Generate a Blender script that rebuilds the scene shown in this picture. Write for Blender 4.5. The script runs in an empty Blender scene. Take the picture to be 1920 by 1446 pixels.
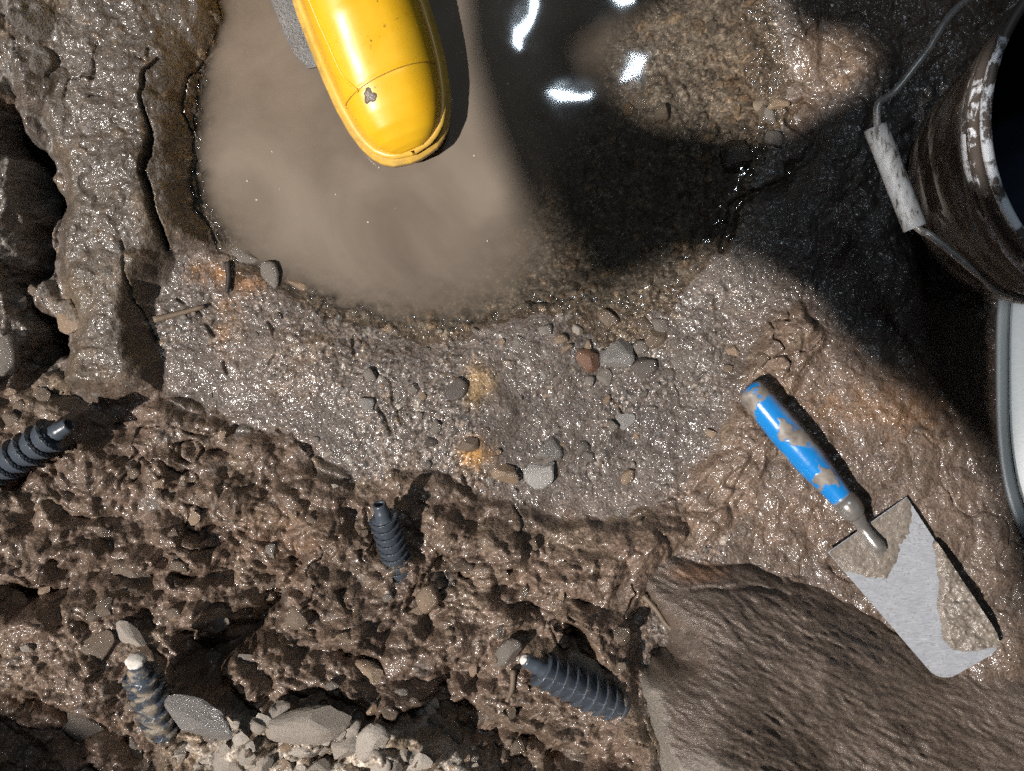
import bpy, bmesh, math, random
import numpy as np
from mathutils import Vector, Matrix

random.seed(7)
rng = np.random.default_rng(7)
scene = bpy.context.scene
COL = scene.collection
R_ = math.radians

# ------------------------------------------------------------------ camera
CAM_H = 1.2                      # camera height over the water surface (m)
PPM = 1920.0                     # photo pixels per metre at water level
cam_d = bpy.data.cameras.new('camera')
cam = bpy.data.objects.new('camera', cam_d)
COL.objects.link(cam)
cam.location = (0, 0, CAM_H)
cam.rotation_euler = (0, 0, 0)
cam_d.sensor_width = 36
cam_d.lens = 36 * CAM_H / 1.0
cam_d.clip_start = 0.02
cam_d.clip_end = 100
scene.camera = cam

# ------------------------------------------------------------------ light
SUN_EL = R_(55)
SUN_AZ = math.atan2(-0.50, -0.86)            # plan angle the light comes from
TO_SUN = Vector((math.cos(SUN_AZ) * math.cos(SUN_EL), math.sin(SUN_AZ) * math.cos(SUN_EL), math.sin(SUN_EL)))
sun_d = bpy.data.lights.new('sun', 'SUN')
sun_d.energy = 5.0
sun_d.angle = R_(0.8)
sun_d.color = (1.0, 0.955, 0.91)
sun = bpy.data.objects.new('sun', sun_d)
COL.objects.link(sun)
sun.rotation_euler = TO_SUN.to_track_quat('Z', 'Y').to_euler()

world = bpy.data.worlds.new('World')
scene.world = world
world.use_nodes = True
wn = world.node_tree
sky = wn.nodes.new('ShaderNodeTexSky')
sky.sky_type = 'NISHITA'
sky.sun_disc = False
sky.sun_elevation = SUN_EL
sky.sun_rotation = math.atan2(TO_SUN.x, TO_SUN.y)
bg = wn.nodes['Background']
bg.inputs[1].default_value = 0.05
wn.links.new(sky.outputs[0], bg.inputs[0])

scene.view_settings.view_transform = 'Standard'
scene.view_settings.look = 'None'
scene.view_settings.exposure = 0.2
scene.view_settings.gamma = 1.0
scene.view_settings.use_curve_mapping = False
scene.cycles.max_bounces = 4
scene.cycles.diffuse_bounces = 2
scene.cycles.glossy_bounces = 2
scene.cycles.transparent_max_bounces = 8
scene.cycles.caustics_reflective = False
scene.cycles.caustics_refractive = False
scene.cycles.use_light_tree = False
scene.cycles.adaptive_threshold = 0.03
scene.cycles.use_denoising = False
scene.cycles.denoising_prefilter = 'ACCURATE'


def P(px, py, z=0.0):
    """Point at height z on the plan position that was measured as (px, py)."""
    s = (CAM_H - z) / CAM_H
    return Vector(((px - 960) / PPM * s, (723 - py) / PPM * s, z))


# ------------------------------------------------------------------ object helpers
def tag(o, label=None, cat=None, group=None, kind=None):
    if label: o['label'] = label
    if cat: o['category'] = cat
    if group: o['group'] = group
    if kind: o['kind'] = kind
    return o


def empty(name, loc=(0, 0, 0), rot=(0, 0, 0)):
    o = bpy.data.objects.new(name, None)
    o.empty_display_size = 0.05
    COL.objects.link(o)
    o.location = loc
    o.rotation_euler = rot
    return o


def link(name, me, mat=None, parent=None):
    o = bpy.data.objects.new(name, me)
    COL.objects.link(o)
    if mat and not me.materials: me.materials.append(mat)
    if parent: o.parent = parent
    return o


def mesh_from(name, verts, faces, smooth=True):
    me = bpy.data.meshes.new(name)
    me.from_pydata([tuple(v) for v in verts], [], faces)
    me.update()
    if smooth: me.polygons.foreach_set('use_smooth', [True] * len(me.polygons))
    return me


def grid_mesh(name, X, Y, Z, keep=None, smooth=True):
    """A sheet from 2-D arrays of equal shape; keep = mask of quads."""
    ny, nx = X.shape
    me = bpy.data.meshes.new(name)
    co = np.stack([X, Y, Z], -1).reshape(-1, 3).astype(np.float32)
    idx = np.arange(ny * nx, dtype=np.int32).reshape(ny, nx)
    q = np.stack([idx[:-1, :-1], idx[:-1, 1:], idx[1:, 1:], idx[1:, :-1]], -1)
    q = q[keep] if keep is not None else q.reshape(-1, 4)
    if keep is not None:
        used = np.zeros(ny * nx, bool); used[q.ravel()] = True
        remap = np.cumsum(used).astype(np.int32) - 1
        co = co[used]; q = remap[q]
    else:
        used = None
    n = len(q)
    me.vertices.add(len(co)); me.vertices.foreach_set('co', co.ravel())
    me.loops.add(n * 4); me.loops.foreach_set('vertex_index', q.ravel().astype(np.int32))
    me.polygons.add(n)
    me.polygons.foreach_set('loop_start', np.arange(0, n * 4, 4, dtype=np.int32))
    me.polygons.foreach_set('use_smooth', np.full(n, smooth))
    me.update(calc_edges=True)
    return me, used


def set_col(me, rgba, used=None):
    a = me.color_attributes.new('Col', 'FLOAT_COLOR', 'POINT')
    c = rgba.reshape(-1, 4)
    if used is not None: c = c[used]
    a.data.foreach_set('color', c.astype(np.float32).ravel())


# ------------------------------------------------------------------ numpy noise
_T = rng.uniform(-1, 1, (16, 256, 256)).astype(np.float32)


def vnoise(x, y, seed=0):
    t = _T[seed % 16]
    xi = np.floor(x).astype(np.int32); yi = np.floor(y).astype(np.int32)
    fx = (x - xi).astype(np.float32); fy = (y - yi).astype(np.float32)
    fx = fx * fx * fx * (fx * (fx * 6 - 15) + 10); fy = fy * fy * fy * (fy * (fy * 6 - 15) + 10)
    x0 = xi & 255; x1 = (xi + 1) & 255; y0 = yi & 255; y1 = (yi + 1) & 255
    a = t[y0, x0]; b = t[y0, x1]; c = t[y1, x0]; d = t[y1, x1]
    return a + (b - a) * fx + (c - a) * fy + (a - b - c + d) * fx * fy


def fbm(x, y, wl, octaves=4, seed=0, gain=0.5):
    s = 0; amp = 1.0; tot = 0; f = 1.0 / wl; ca, sa = math.cos(0.7), math.sin(0.7)
    for o in range(octaves):
        s = s + amp * vnoise(x * f + 31.7 * o, y * f + 17.3 * o, seed + o)
        tot += amp; amp *= gain; f *= 2.03
        x, y = x * ca - y * sa, x * sa + y * ca
    return s / tot


def ridged(x, y, wl, octaves=4, seed=0):
    s = 0; amp = 1.0; tot = 0; f = 1.0 / wl
    for o in range(octaves):
        x, y = x * 0.764 - y * 0.645, x * 0.645 + y * 0.764
        s = s + amp * (1 - 2.2 * np.abs(vnoise(x * f + 9.1 * o, y * f + 5.3 * o, seed + o)))
        tot += amp; amp *= 0.5; f *= 2.1
    return s / tot


def sstep(a, b, x):
    t = np.clip((x - a) / (b - a), 0, 1)
    return t * t * (3 - 2 * t)


def poly_sdf(U, V, pts, far=400.0):
    """Signed distance (negative inside) in plan pixels; far outside the box = far."""
    p = np.array(pts, np.float32)
    lo = p.min(0) - 90; hi = p.max(0) + 90
    out = np.full(U.shape, far, np.float32)
    m = (U > lo[0]) & (U < hi[0]) & (V > lo[1]) & (V < hi[1])
    if not m.any(): return out
    u = U[m]; v = V[m]
    d = np.full(u.shape, 1e9, np.float32); ins = np.zeros(u.shape, bool)
    for i in range(len(p)):
        a = p[i]; b = p[(i + 1) % len(p)]
        e = b - a; L = max(float(e @ e), 1e-6)
        t = np.clip(((u - a[0]) * e[0] + (v - a[1]) * e[1]) / L, 0, 1)
        d = np.minimum(d, np.hypot(u - a[0] - t * e[0], v - a[1] - t * e[1]))
        c = ((a[1] > v) != (b[1] > v))
        with np.errstate(divide='ignore', invalid='ignore'):
            xx = (b[0] - a[0]) * (v - a[1]) / (b[1] - a[1] + 1e-9) + a[0]
        ins ^= c & (u < xx)
    out[m] = np.where(ins, -d, d)
    return out


def line_dist(U, V, pts, pad=60.0, far=400.0):
    p = np.array(pts, np.float32)
    lo = p.min(0) - pad; hi = p.max(0) + pad
    out = np.full(U.shape, far, np.float32)
    m = (U > lo[0]) & (U < hi[0]) & (V > lo[1]) & (V < hi[1])
    if not m.any(): return out
    u = U[m]; v = V[m]; d = np.full(u.shape, far, np.float32)
    for a, b in zip(p[:-1], p[1:]):
        e = b - a; L = max(float(e @ e), 1e-6)
        t = np.clip(((u - a[0]) * e[0] + (v - a[1]) * e[1]) / L, 0, 1)
        d = np.minimum(d, np.hypot(u - a[0] - t * e[0], v - a[1] - t * e[1]))
    out[m] = d
    return out


# ------------------------------------------------------------------ materials
class NT:
    def __init__(self, name):
        self.mat = bpy.data.materials.new(name)
        self.mat.use_nodes = True
        self.t = self.mat.node_tree
        self.b = self.t.nodes['Principled BSDF']
        self.out = self.t.nodes['Material Output']

    def n(self, typ, **kw):
        nd = self.t.nodes.new(typ)
        for k, v in kw.items(): setattr(nd, k, v)
        return nd

    def l(self, a, b): self.t.links.new(a, b)

    def noise(self, scale, detail=3, rough=0.55, vec=None, dist=0.0):
        nd = self.n('ShaderNodeTexNoise')
        nd.inputs['Scale'].default_value = scale
        nd.inputs['Detail'].default_value = detail
        nd.inputs['Roughness'].default_value = rough
        nd.inputs['Distortion'].default_value = dist
        if vec is not None: self.l(vec, nd.inputs['Vector'])
        return nd

    def coord(self, which='Object', scale=(1, 1, 1), rot=(0, 0, 0)):
        tc = self.n('ShaderNodeTexCoord'); mp = self.n('ShaderNodeMapping')
        mp.inputs['Scale'].default_value = scale; mp.inputs['Rotation'].default_value = rot
        self.l(tc.outputs[which], mp.inputs['Vector'])
        return mp.outputs[0]

    def ramp(self, fac, stops):
        r = self.n('ShaderNodeValToRGB'); e = r.color_ramp.elements
        while len(e) < len(stops): e.new(0.5)
        for i, (p, c) in enumerate(stops):
            e[i].position = p
            e[i].color = (*c, 1) if len(c) == 3 else c
        self.l(fac, r.inputs[0])
        return r.outputs[0]

    def mix(self, fac, a, b, blend='MIX'):
        m = self.n('ShaderNodeMix', data_type='RGBA', blend_type=blend)
        for s, v in ((m.inputs[0], fac), (m.inputs[6], a), (m.inputs[7], b)):
            if hasattr(v, 'is_linked'): self.l(v, s)
            elif isinstance(v, (int, float)): s.default_value = v
            else: s.default_value = (*v, 1)
        return m.outputs[2]

    def math(self, op, a, b=None, clamp=False):
        m = self.n('ShaderNodeMath', operation=op, use_clamp=clamp)
        for s, v in ((m.inputs[0], a), (m.inputs[1], b)):
            if v is None: continue
            if hasattr(v, 'is_linked'): self.l(v, s)
            else: s.default_value = v
        return m.outputs[0]

    def bump(self, height, strength, dist=0.001, normal=None):
        b = self.n('ShaderNodeBump')
        b.inputs['Strength'].default_value = strength
        b.inputs['Distance'].default_value = dist
        self.l(height, b.inputs['Height'])
        if normal is not None: self.l(normal, b.inputs['Normal'])
        return b.outputs[0]

    def set(self, **kw):
        for k, v in kw.items():
            s = self.b.inputs[k.replace('_', ' ')]
            if hasattr(v, 'is_linked'): self.l(v, s)
            elif isinstance(v, tuple) and len(v) == 3: s.default_value = (*v, 1)
            else: s.default_value = v
        return self.mat


def mat_ground():
    m = NT('wet_earth')
    at = m.n('ShaderNodeAttribute', attribute_name='Col')
    co = m.coord('Object')
    fine = m.noise(460, 2, 0.65, co); big = m.noise(38, 3, 0.6, co); film = m.noise(240, 1.5, 0.5, co, 0.8)
    shade = m.ramp(fine.outputs[0], [(0.3, (0.55, 0.53, 0.51)), (0.7, (1.45, 1.45, 1.45))])
    col = m.mix(1.0, at.outputs['Color'], shade, 'MULTIPLY')
    n1 = m.bump(fine.outputs[0], 0.85, 0.0017)
    # a film of water lies on the earth in patches: alpha = how wet
    wet = m.math('ADD', at.outputs['Alpha'], m.math('MULTIPLY', m.math('SUBTRACT', big.outputs[0], 0.5), 2.2), clamp=True)
    nf = m.bump(film.outputs[0], 1.0, 0.0019)
    m.set(Base_Color=col, Roughness=0.5, Normal=n1, IOR=1.4, Coat_Weight=wet, Coat_Roughness=0.18, Coat_IOR=1.5, Coat_Normal=nf)
    return m.mat


def mat_boulder():
    m = NT('boulder_stone')
    at = m.n('ShaderNodeAttribute', attribute_name='Col')
    co = m.coord('Object', (1, 3.2, 1), (0, 0, R_(28)))
    fine = m.noise(330, 3, 0.7, co); grit = m.noise(800, 1, 0.6, co); big = m.noise(14, 3, 0.6)
    shade = m.ramp(fine.outputs[0], [(0.3, (0.5, 0.5, 0.5)), (0.7, (1.5, 1.5, 1.5))])
    col = m.mix(1.0, at.outputs['Color'], shade, 'MULTIPLY')
    n1 = m.bump(fine.outputs[0], 0.6, 0.0018)
    n2 = m.bump(grit.outputs[0], 0.5, 0.0009, n1)
    rgh = m.math('ADD', at.outputs['Alpha'], m.math('MULTIPLY', m.math('SUBTRACT', big.outputs[0], 0.5), 0.25), clamp=True)
    m.set(Base_Color=col, Roughness=rgh, Normal=n2, IOR=1.42, Coat_Weight=m.math('SUBTRACT', 1.0, m.math('MULTIPLY', at.outputs['Alpha'], 1.7), clamp=True), Coat_Roughness=.2, Coat_Normal=n1)
    return m.mat


def mat_stone(name, c1, c2, rough=0.3, sc=160, spark=0.4):
    m = NT(name)
    co = m.coord('Object')
    oi = m.n('ShaderNodeObjectInfo')
    ns = m.noise(sc, 5, 0.65, co); gr = m.noise(700, 2, 0.5, co); sp = m.noise(60, 3, 0.5, co)
    c = m.mix(m.ramp(ns.outputs[0], [(0.35, (0, 0, 0)), (0.65, (1, 1, 1))]), c1, c2)
    c = m.mix(1.0, c, m.ramp(oi.outputs['Random'], [(0, (0.72, 0.7, 0.68)), (1, (1.25, 1.25, 1.25))]), 'MULTIPLY')
    mud = m.ramp(sp.outputs[0], [(0.42, (0, 0, 0)), (0.6, (1, 1, 1))])
    c = m.mix(m.math('MULTIPLY', mud, 0.75), c, (0.10, 0.074, 0.052))
    n1 = m.bump(ns.outputs[0], 0.35, 0.002)
    n2 = m.bump(gr.outputs[0], spark, 0.0007, n1)
    nw = m.bump(sp.outputs[0], .5, .003)
    return m.set(Base_Color=c, Roughness=.45, Normal=n2, IOR=1.45, Coat_Weight=.8 if rough < .38 else .15, Coat_Roughness=max(.08, rough - .12), Coat_Normal=nw)


M = {}
M['ground'] = mat_ground()
M['boulder'] = mat_boulder()
M['st_grey'] = mat_stone('grey_pebble', (0.13, 0.115, 0.10), (0.20, 0.18, 0.16), 0.3)
M['st_tan'] = mat_stone('tan_pebble', (0.22, 0.15, 0.095), (0.30, 0.21, 0.14), 0.3)
M['st_brown'] = mat_stone('mud_coated_pebble', (0.105, 0.075, 0.052), (0.16, 0.115, 0.08), 0.27)
M['st_dark'] = mat_stone('dark_pebble', (0.055, 0.05, 0.048), (0.085, 0.075, 0.07), 0.18, spark=0.1)
M['st_red'] = mat_stone('red_pebble', (0.13, 0.055, 0.03), (0.17, 0.08, 0.045), 0.14, spark=0.15)
M['st_pale'] = mat_stone('pale_pebble', (0.38, 0.335, 0.29), (0.52, 0.47, 0.41), 0.4)
M['st_white'] = mat_stone('white_stone', (0.38, 0.37, 0.35), (0.58, 0.57, 0.55), 0.3, 120, 0.9)
M['st_flint'] = mat_stone('grey_flint', (0.24, 0.23, 0.22), (0.36, 0.35, 0.34), 0.3, 260, 0.9)
M['st_black'] = mat_stone('black_stone', (0.02, 0.02, 0.022), (0.04, 0.038, 0.036), 0.25, 160, 0.5)

# ================================================================== GROUND
# plan heights: z over the water surface at places measured in the photo
CTRL = [
    # pool bed
    (520, 60, -.05), (480, 250, -.05), (460, 380, -.03), (650, 120, -.06), (650, 350, -.05), (800, 450, -.04), (640, 500, -.03),
    (880, 250, -.05), (1000, 100, -.05), (1000, 330, -.045), (950, 500, -.03), (1180, 60, -.03), (1200, 220, -.022),
    (1150, 400, -.03), (1300, 330, -.018), (1350, 120, -.015), (1250, 480, -.012), (1100, 500, -.025), (700, -200, -.05), (1100, -200, -.05), (1380, -200, -.01),
    # pool shore
    (480, 500, .0), (560, 560, .002), (640, 592, 0), (720, 606, 0), (850, 618, 0), (930, 605, 0), (985, 565, 0), (1080, 560, -.002), (1200, 530, -.003), (1320, 500, 0),
    (1385, 380, 0), (1420, 320, 0), (1470, 240, 0), (1450, 160, 0), (1446, 60, 0), (1425, -40, 0),
    # beach
    (420, 560, .006), (400, 680, .012), (560, 700, .018), (500, 790, .022), (700, 720, .02), (700, 830, .024), (860, 700, .016), (860, 860, .022),
    (1020, 700, .012), (1030, 860, .016), (1180, 640, .003), (1180, 780, .010), (1200, 900, .012), (1290, 620, .008), (1300, 760, .015), (1120, 930, .012),
    # left
    (200, 50, .005), (330, 50, .008), (200, 300, .004), (320, 300, .008), (350, 150, .007), (345, 240, .008), (350, 350, .008), (365, 430, .006), (410, 60, .0), (384, 140, 0), (374, 220, 0), (373, 310, 0), (384, 395, 0), (430, 150, -.03), (430, 280, -.03), (220, 480, .01), (200, 650, .02), (60, 60, .02), (-60, 100, .03), (-60, 400, .04), (-100, 650, .06), (60, 400, .0), (60, 650, .01),
    (-250, 300, .09), (-250, 700, .12), (-250, -100, .06), (200, -200, .02),
    # mud slope
    (100, 800, .03), (250, 830, .025), (400, 870, .025), (560, 920, .025), (720, 960, .025), (900, 1000, .025), (1080, 1020, .02), (1220, 1000, .025),
    (60, 950, .06), (250, 980, .055), (450, 1020, .05), (640, 1060, .045), (820, 1090, .045), (1000, 1110, .045), (1150, 1130, .05),
    (60, 1120, .10), (250, 1130, .10), (450, 1160, .095), (650, 1180, .085), (850, 1210, .085), (1030, 1230, .08), (1150, 1250, .085),
    (60, 1280, .135), (300, 1290, .135), (500, 1290, .13), (700, 1300, .12), (900, 1330, .115), (1080, 1360, .105), (1200, 1380, .10),
    (60, 1430, .155), (300, 1430, .155), (500, 1420, .15), (700, 1430, .145), (900, 1440, .13), (1100, 1446, .12), (1250, 1440, .11),
    (-150, 1000, .08), (-150, 1300, .10), (-250, 1500, .16), (100, 1600, .16), (500, 1650, .15), (900, 1650, .10), (1300, 1650, .12),
    # right
    (1380, 620, .012), (1350, 900, .022), (1450, 560, .022), (1450, 700, .03), (1480, 860, .035), (1550, 950, .035), (1600, 750, .04), (1700, 900, .042),
    (1750, 1100, .04), (1850, 1250, .04), (1880, 1000, .04), (1500, 420, .03), (1560, 280, .028), (1600, 120, .018), (1520, 60, .01), (1620, 560, .035), (1750, 420, .02), (1780, 640, .03),
    (1850, 760, .03), (1900, 500, .02), (1700, 200, .02), (1700, 0, .02), (1900, 150, .02), (2050, 300, .02), (2050, 700, .025), (2050, 1100, .04), (1600, -200, .02), (2100, -200, .03),
    (1400, 1100, .03), (1600, 1300, .03), (1900, 1440, .035), (2100, 1500, .04), (1600, 1650, .05),
]

CTRL = [(u, v, .02 + (z - .02) * .62 if v > 880 and u < 1300 else z) for u, v, z in CTRL]      # the wall of the dig leans back


def rbf_fit(ctrl):
    c = np.array(ctrl, np.float64); x = c[:, :2] / 1000.0; z = c[:, 2]
    d = np.hypot(x[:, None, 0] - x[None, :, 0], x[:, None, 1] - x[None, :, 1])
    n = len(c); A = np.zeros((n + 3, n + 3))
    A[:n, :n] = d + np.eye(n) * -0.004
    A[:n, n] = 1; A[:n, n + 1:] = x; A[n, :n] = 1; A[n + 1:, :n] = x.T
    w = np.linalg.solve(A, np.concatenate([z, np.zeros(3)]))
    return x, w


_rx, _rw = rbf_fit(CTRL)
GX0, GX1, GY0, GY1, GS = -320, 2240, -320, 1760, 16
_gx = np.arange(GX0, GX1 + 1, GS) / 1000.0; _gy = np.arange(GY0, GY1 + 1, GS) / 1000.0
_GX, _GY = np.meshgrid(_gx, _gy)
_mac = _rw[len(_rx)] + _rw[len(_rx) + 1] * _GX + _rw[len(_rx) + 2] * _GY
for i in range(len(_rx)):
    _mac = _mac + _rw[i] * np.hypot(_GX - _rx[i, 0], _GY - _rx[i, 1])
_k = np.array([1, 2, 3, 2, 1]) / 9.0
for _ in range(1):
    _mp = np.pad(_mac, 2, mode='edge')
    _mac = sum(_k[a] * _mp[a:a + _mac.shape[0], 2:-2] for a in range(5))
    _mp = np.pad(_mac, 2, mode='edge')
    _mac = sum(_k[a] * _mp[2:-2, a:a + _mac.shape[1]] for a in range(5))
_mac = _mac.astype(np.float32)


def bilin(A, x, y):
    ny, nx = A.shape
    x = np.clip(x, 0, nx - 1.001); y = np.clip(y, 0, ny - 1.001)
    xi = x.astype(np.int32); yi = y.astype(np.int32); fx = x - xi; fy = y - yi
    return (A[yi, xi] * (1 - fx) + A[yi, xi + 1] * fx) * (1 - fy) + (A[yi + 1, xi] * (1 - fx) + A[yi + 1, xi + 1] * fx) * fy


def macro(U, V):
    return bilin(_mac, (U - GX0) / GS, (V - GY0) / GS)


def stretch_axis(lo, hi, step, far):
    mid = np.arange(lo, hi + step * 0.5, step)
    ext = []; d = step; s = 0
    while s < far:
        d *= 1.22; s += d; ext.append(s)
    ext = np.array(ext)
    return np.concatenate([(lo - ext)[::-1], mid, mid[-1] + ext]), len(ext), len(mid)


STEP = 0.00105
ax, ex, nfx = stretch_axis(-0.535, 0.535, STEP, 9.0)
ay, ey, nfy = stretch_axis(-0.40, 0.405, STEP, 9.0)
X, Y = np.meshgrid(ax.astype(np.float32), ay.astype(np.float32))


def plan_uv(X, Y):
    z = np.zeros_like(X)
    for _ in range(5):
        s = CAM_H / (CAM_H - z)
        U = 960 + PPM * X * s; V = 723 - PPM * Y * s
        z = macro(U, V)
    return U.astype(np.float32), V.astype(np.float32), z.astype(np.float32)


U, V, Z0 = plan_uv(X, Y)
# features wander a little so that no outline is clean
wx = fbm(U, V, 70, 4, 3) * 16; wy = fbm(U + 500, V + 300, 70, 4, 5) * 16
Uw = U + wx; Vw = V + wy

BANK = [(-60, -300), (430, -300), (428, 30), (408, 100), (378, 140), (372, 230), (370, 330), (378, 400), (420, 455), (400, 480), (330, 478), (300, 545), (288, 610),
        (305, 735), (215, 765), (105, 735), (135, 600), (105, 490), (130, 400), (122, 320), (90, 250), (60, 230), (20, 130), (-60, 60)]
HOLE = [(20, 150), (45, 200), (85, 255), (112, 320), (122, 400), (95, 470), (95, 500), (70, 560), (125, 640), (100, 700), (50, 735), (32, 690), (40, 600), (10, 540), (40, 450), (45, 380), (20, 300), (-30, 260), (-30, 200)]
MUD = [(-300, 700), (-60, 660), (30, 720), (110, 745), (200, 775), (300, 745), (420, 790), (440, 815), (510, 812), (560, 830), (590, 872), (690, 905), (760, 880), (850, 898), (930, 930), (985, 955), (1060, 972), (1180, 962), (1270, 945),
       (1300, 880), (1340, 850), (1360, 780), (1400, 700), (1440, 600), (1500, 560), (1560, 640), (1500, 720), (1450, 850), (1420, 950), (1380, 1000), (1250, 1050), (1190, 1150), (1200, 1300), (1250, 1500), (1250, 1700), (-300, 1700)]
GRAVEL = [(250, 1470), (350, 1350), (440, 1310), (520, 1315), (600, 1340), (700, 1345), (790, 1340), (880, 1400), (1000, 1460), (1000, 1700), (250, 1700)]
sBank = poly_sdf(Uw, Vw, BANK); sHole = poly_sdf(U + wx * 1.6 + 12 * fbm(U, V, 34, 3, 14), V + wy * 1.6 + 12 * fbm(U, V + 400, 34, 3, 2), HOLE); sMud = poly_sdf(Uw, Vw, MUD); sGrav = poly_sdf(Uw, Vw, GRAVEL)
mBank = sstep(8, -50, sBank); mMud = sstep(4, -22, sMud); mGrav = sstep(10, -30, sGrav)
mRight = sstep(1330, 1430, Uw) * (1 - mMud) * sstep(0, .012, Z0)
mPool = sstep(.002, -.004, Z0) * (1 - mBank)
mBeach = np.clip(1 - mBank - mMud - mRight - mPool, 0, 1)

Z = Z0.copy()
# left bank block, its two long cracks, the deep hole beside it
lump = fbm(Uw, Vw, 110, 5, 1)
Z += mBank * (0.036 * (.42 + .58 * sstep(390, 250, U)) + 0.014 * lump + 0.0045 * fbm(Uw, Vw, 60, 3, 6) + .0016 * fbm(U, V, 14, 3, 9) * sstep(-.2, .3, fbm(U, V, 100, 2, 3)))
CR1 = [(313, 125), (288, 148), (281, 190), (291, 228), (298, 262), (294, 300), (288, 332), (296, 365), (304, 400), (316, 435), (320, 470)]
CR2 = [(400, 105), (355, 150), (345, 215), (362, 255), (366, 300), (358, 345), (364, 395), (400, 425), (415, 470), (440, 480)]
CR3 = [(250, 460), (256, 500), (262, 560), (290, 640)]
for pts, wdt, dep, pw in ((CR1, 7.0, .04, 0.0), (CR2, 3.5, .012, 0.0), (CR3, 3., .008, .0)):
    d = line_dist(U + 5 * fbm(U, V, 37, 3, 3), V + 5 * fbm(U + 90, V, 37, 3, 6), pts)
    w = wdt * (0.85 + .5 * vnoise(V / 60.0, U / 300.0, 2)); w = np.maximum(w, 1.2)
    Z -= dep * sstep(w, w * .45, d)
    Z += .006 * sstep(34, w, d) * sstep(w * .5, w * 1.3, d) * (pw)
Z -= .085 * sstep(8, -40, sHole)
leftz = sstep(130, 60, U) * sstep(780, 700, V)
Z += leftz * (.016 * fbm(Uw, Vw, 70, 4, 12) + .006 * ridged(Uw, Vw, 60, 3, 2))
# lip of the mud over the beach, folds and clods of the slope
warp2x = fbm(U, V, 120, 4, 8) * 34; warp2y = fbm(U + 77, V + 900, 120, 4, 10) * 34
fold = .35 - ridged((U + warp2x) * .62, V + warp2y, 105, 4, 11)      # rounded clods, sharp creases between
clod = fbm(U + warp2x * .6, V + warp2y * .6, 60, 5, 12)
edgeM = .3 + .7 * sstep(0, -110, sMud)
Z += mMud * (0.007 + edgeM * (.006 + .022 * fold + .012 * clod))
crk = np.abs(fbm(U + warp2x * .8, V * 1.35 + warp2y * .8, 95, 3, 3))
Z -= mMud * (.009 * sstep(.045, .008, crk) * sstep(-.1, .35, fbm(U, V, 120, 2, 13)))
crk2 = np.abs(fbm(Uw, Vw, 130, 4, 11))
Z -= np.clip(mBank + .5 * mRight + .45 * mBeach, 0, 1) * (.006 * sstep(.03, .006, crk2) * sstep(.05, .4, fbm(U, V, 140, 2, 5)))
Z += mMud * sstep(1300, 1230, U) * (-.0022 * ridged(U + warp2x * .5, V + warp2y * .5, 30, 3, 9) + .0009 * fbm(U, V, 8, 2, 7))
slopey = mMud * sstep(900, 1050, V) * sstep(1400, 1250, U)
Z += slopey * .011 * fbm(U + warp2x, V * 1.5 + warp2y, 150, 4, 4)
# wrinkles where mud has flowed beside the trowel
wr = ridged(U * .8 + V * .55 + warp2x * .5, (V * .8 - U * .55) * .45 + warp2y * .5, 34, 3, 13)
mWr = mMud * sstep(1230, 1300, U)
Z += mWr * (-.0040 * wr - .004) + mWr * .004 * fbm(U, V, 40, 3, 2)
# right-hand mud: slumps and soft ripples
Z += mRight * (.006 * fbm(Uw, Vw, 130, 4, 7) - .0026 * ridged(Uw, Vw, 60, 3, 14) + .0010 * fbm(U, V, 16, 3, 1))
shade_bank = sstep(1400, 1480, U) * sstep(600, 480, V) * mRight
Z += shade_bank * (-.008 * ridged(Uw, Vw * .8, 100, 4, 15))
for pts, wdt, dep in (([(1520, 190), (1490, 230), (1530, 260), (1470, 330), (1420, 360), (1370, 400), (1360, 470)], 8, .007),):
    d = line_dist(U + wx * 2, V + wy * 2, pts); Z -= dep * sstep(wdt * 2.2, wdt * .4, d)
# beach: low mounds and granular crust, with its own small cracks
Z += mBeach * (.006 * fbm(Uw, Vw, 130, 4, 6) + .0020 * fbm(U, V, 28, 4, 3) + (.0003 + .0010 * sstep(-.25, .25, fbm(U, V, 120, 3, 8))) * fbm(U, V, 6.5, 3, 4))
for pts in ([(580, 570), (620, 590), (665, 620), (660, 660)], [(690, 735), (710, 770), (740, 800), (752, 840)], [(930, 880), (970, 910), (985, 950)], [(330, 560), (395, 610), (420, 640), (425, 690)],
            [(500, 600), (520, 640), (500, 680)], [(1130, 740), (1170, 770), (1180, 800)], [(520, 805), (560, 820), (585, 850), (595, 885)]):
    d = line_dist(U + wx * 1.8, V + wy * 1.8, pts); Z -= .005 * sstep(5, 1, d) * (1 - mPool) * sstep(-.1, .3, fbm(U, V, 30, 2, 11))
Z += mPool * (.004 * fbm(U, V, 60, 4, 5) + .0016 * fbm(U, V, 12, 3, 6))
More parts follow.
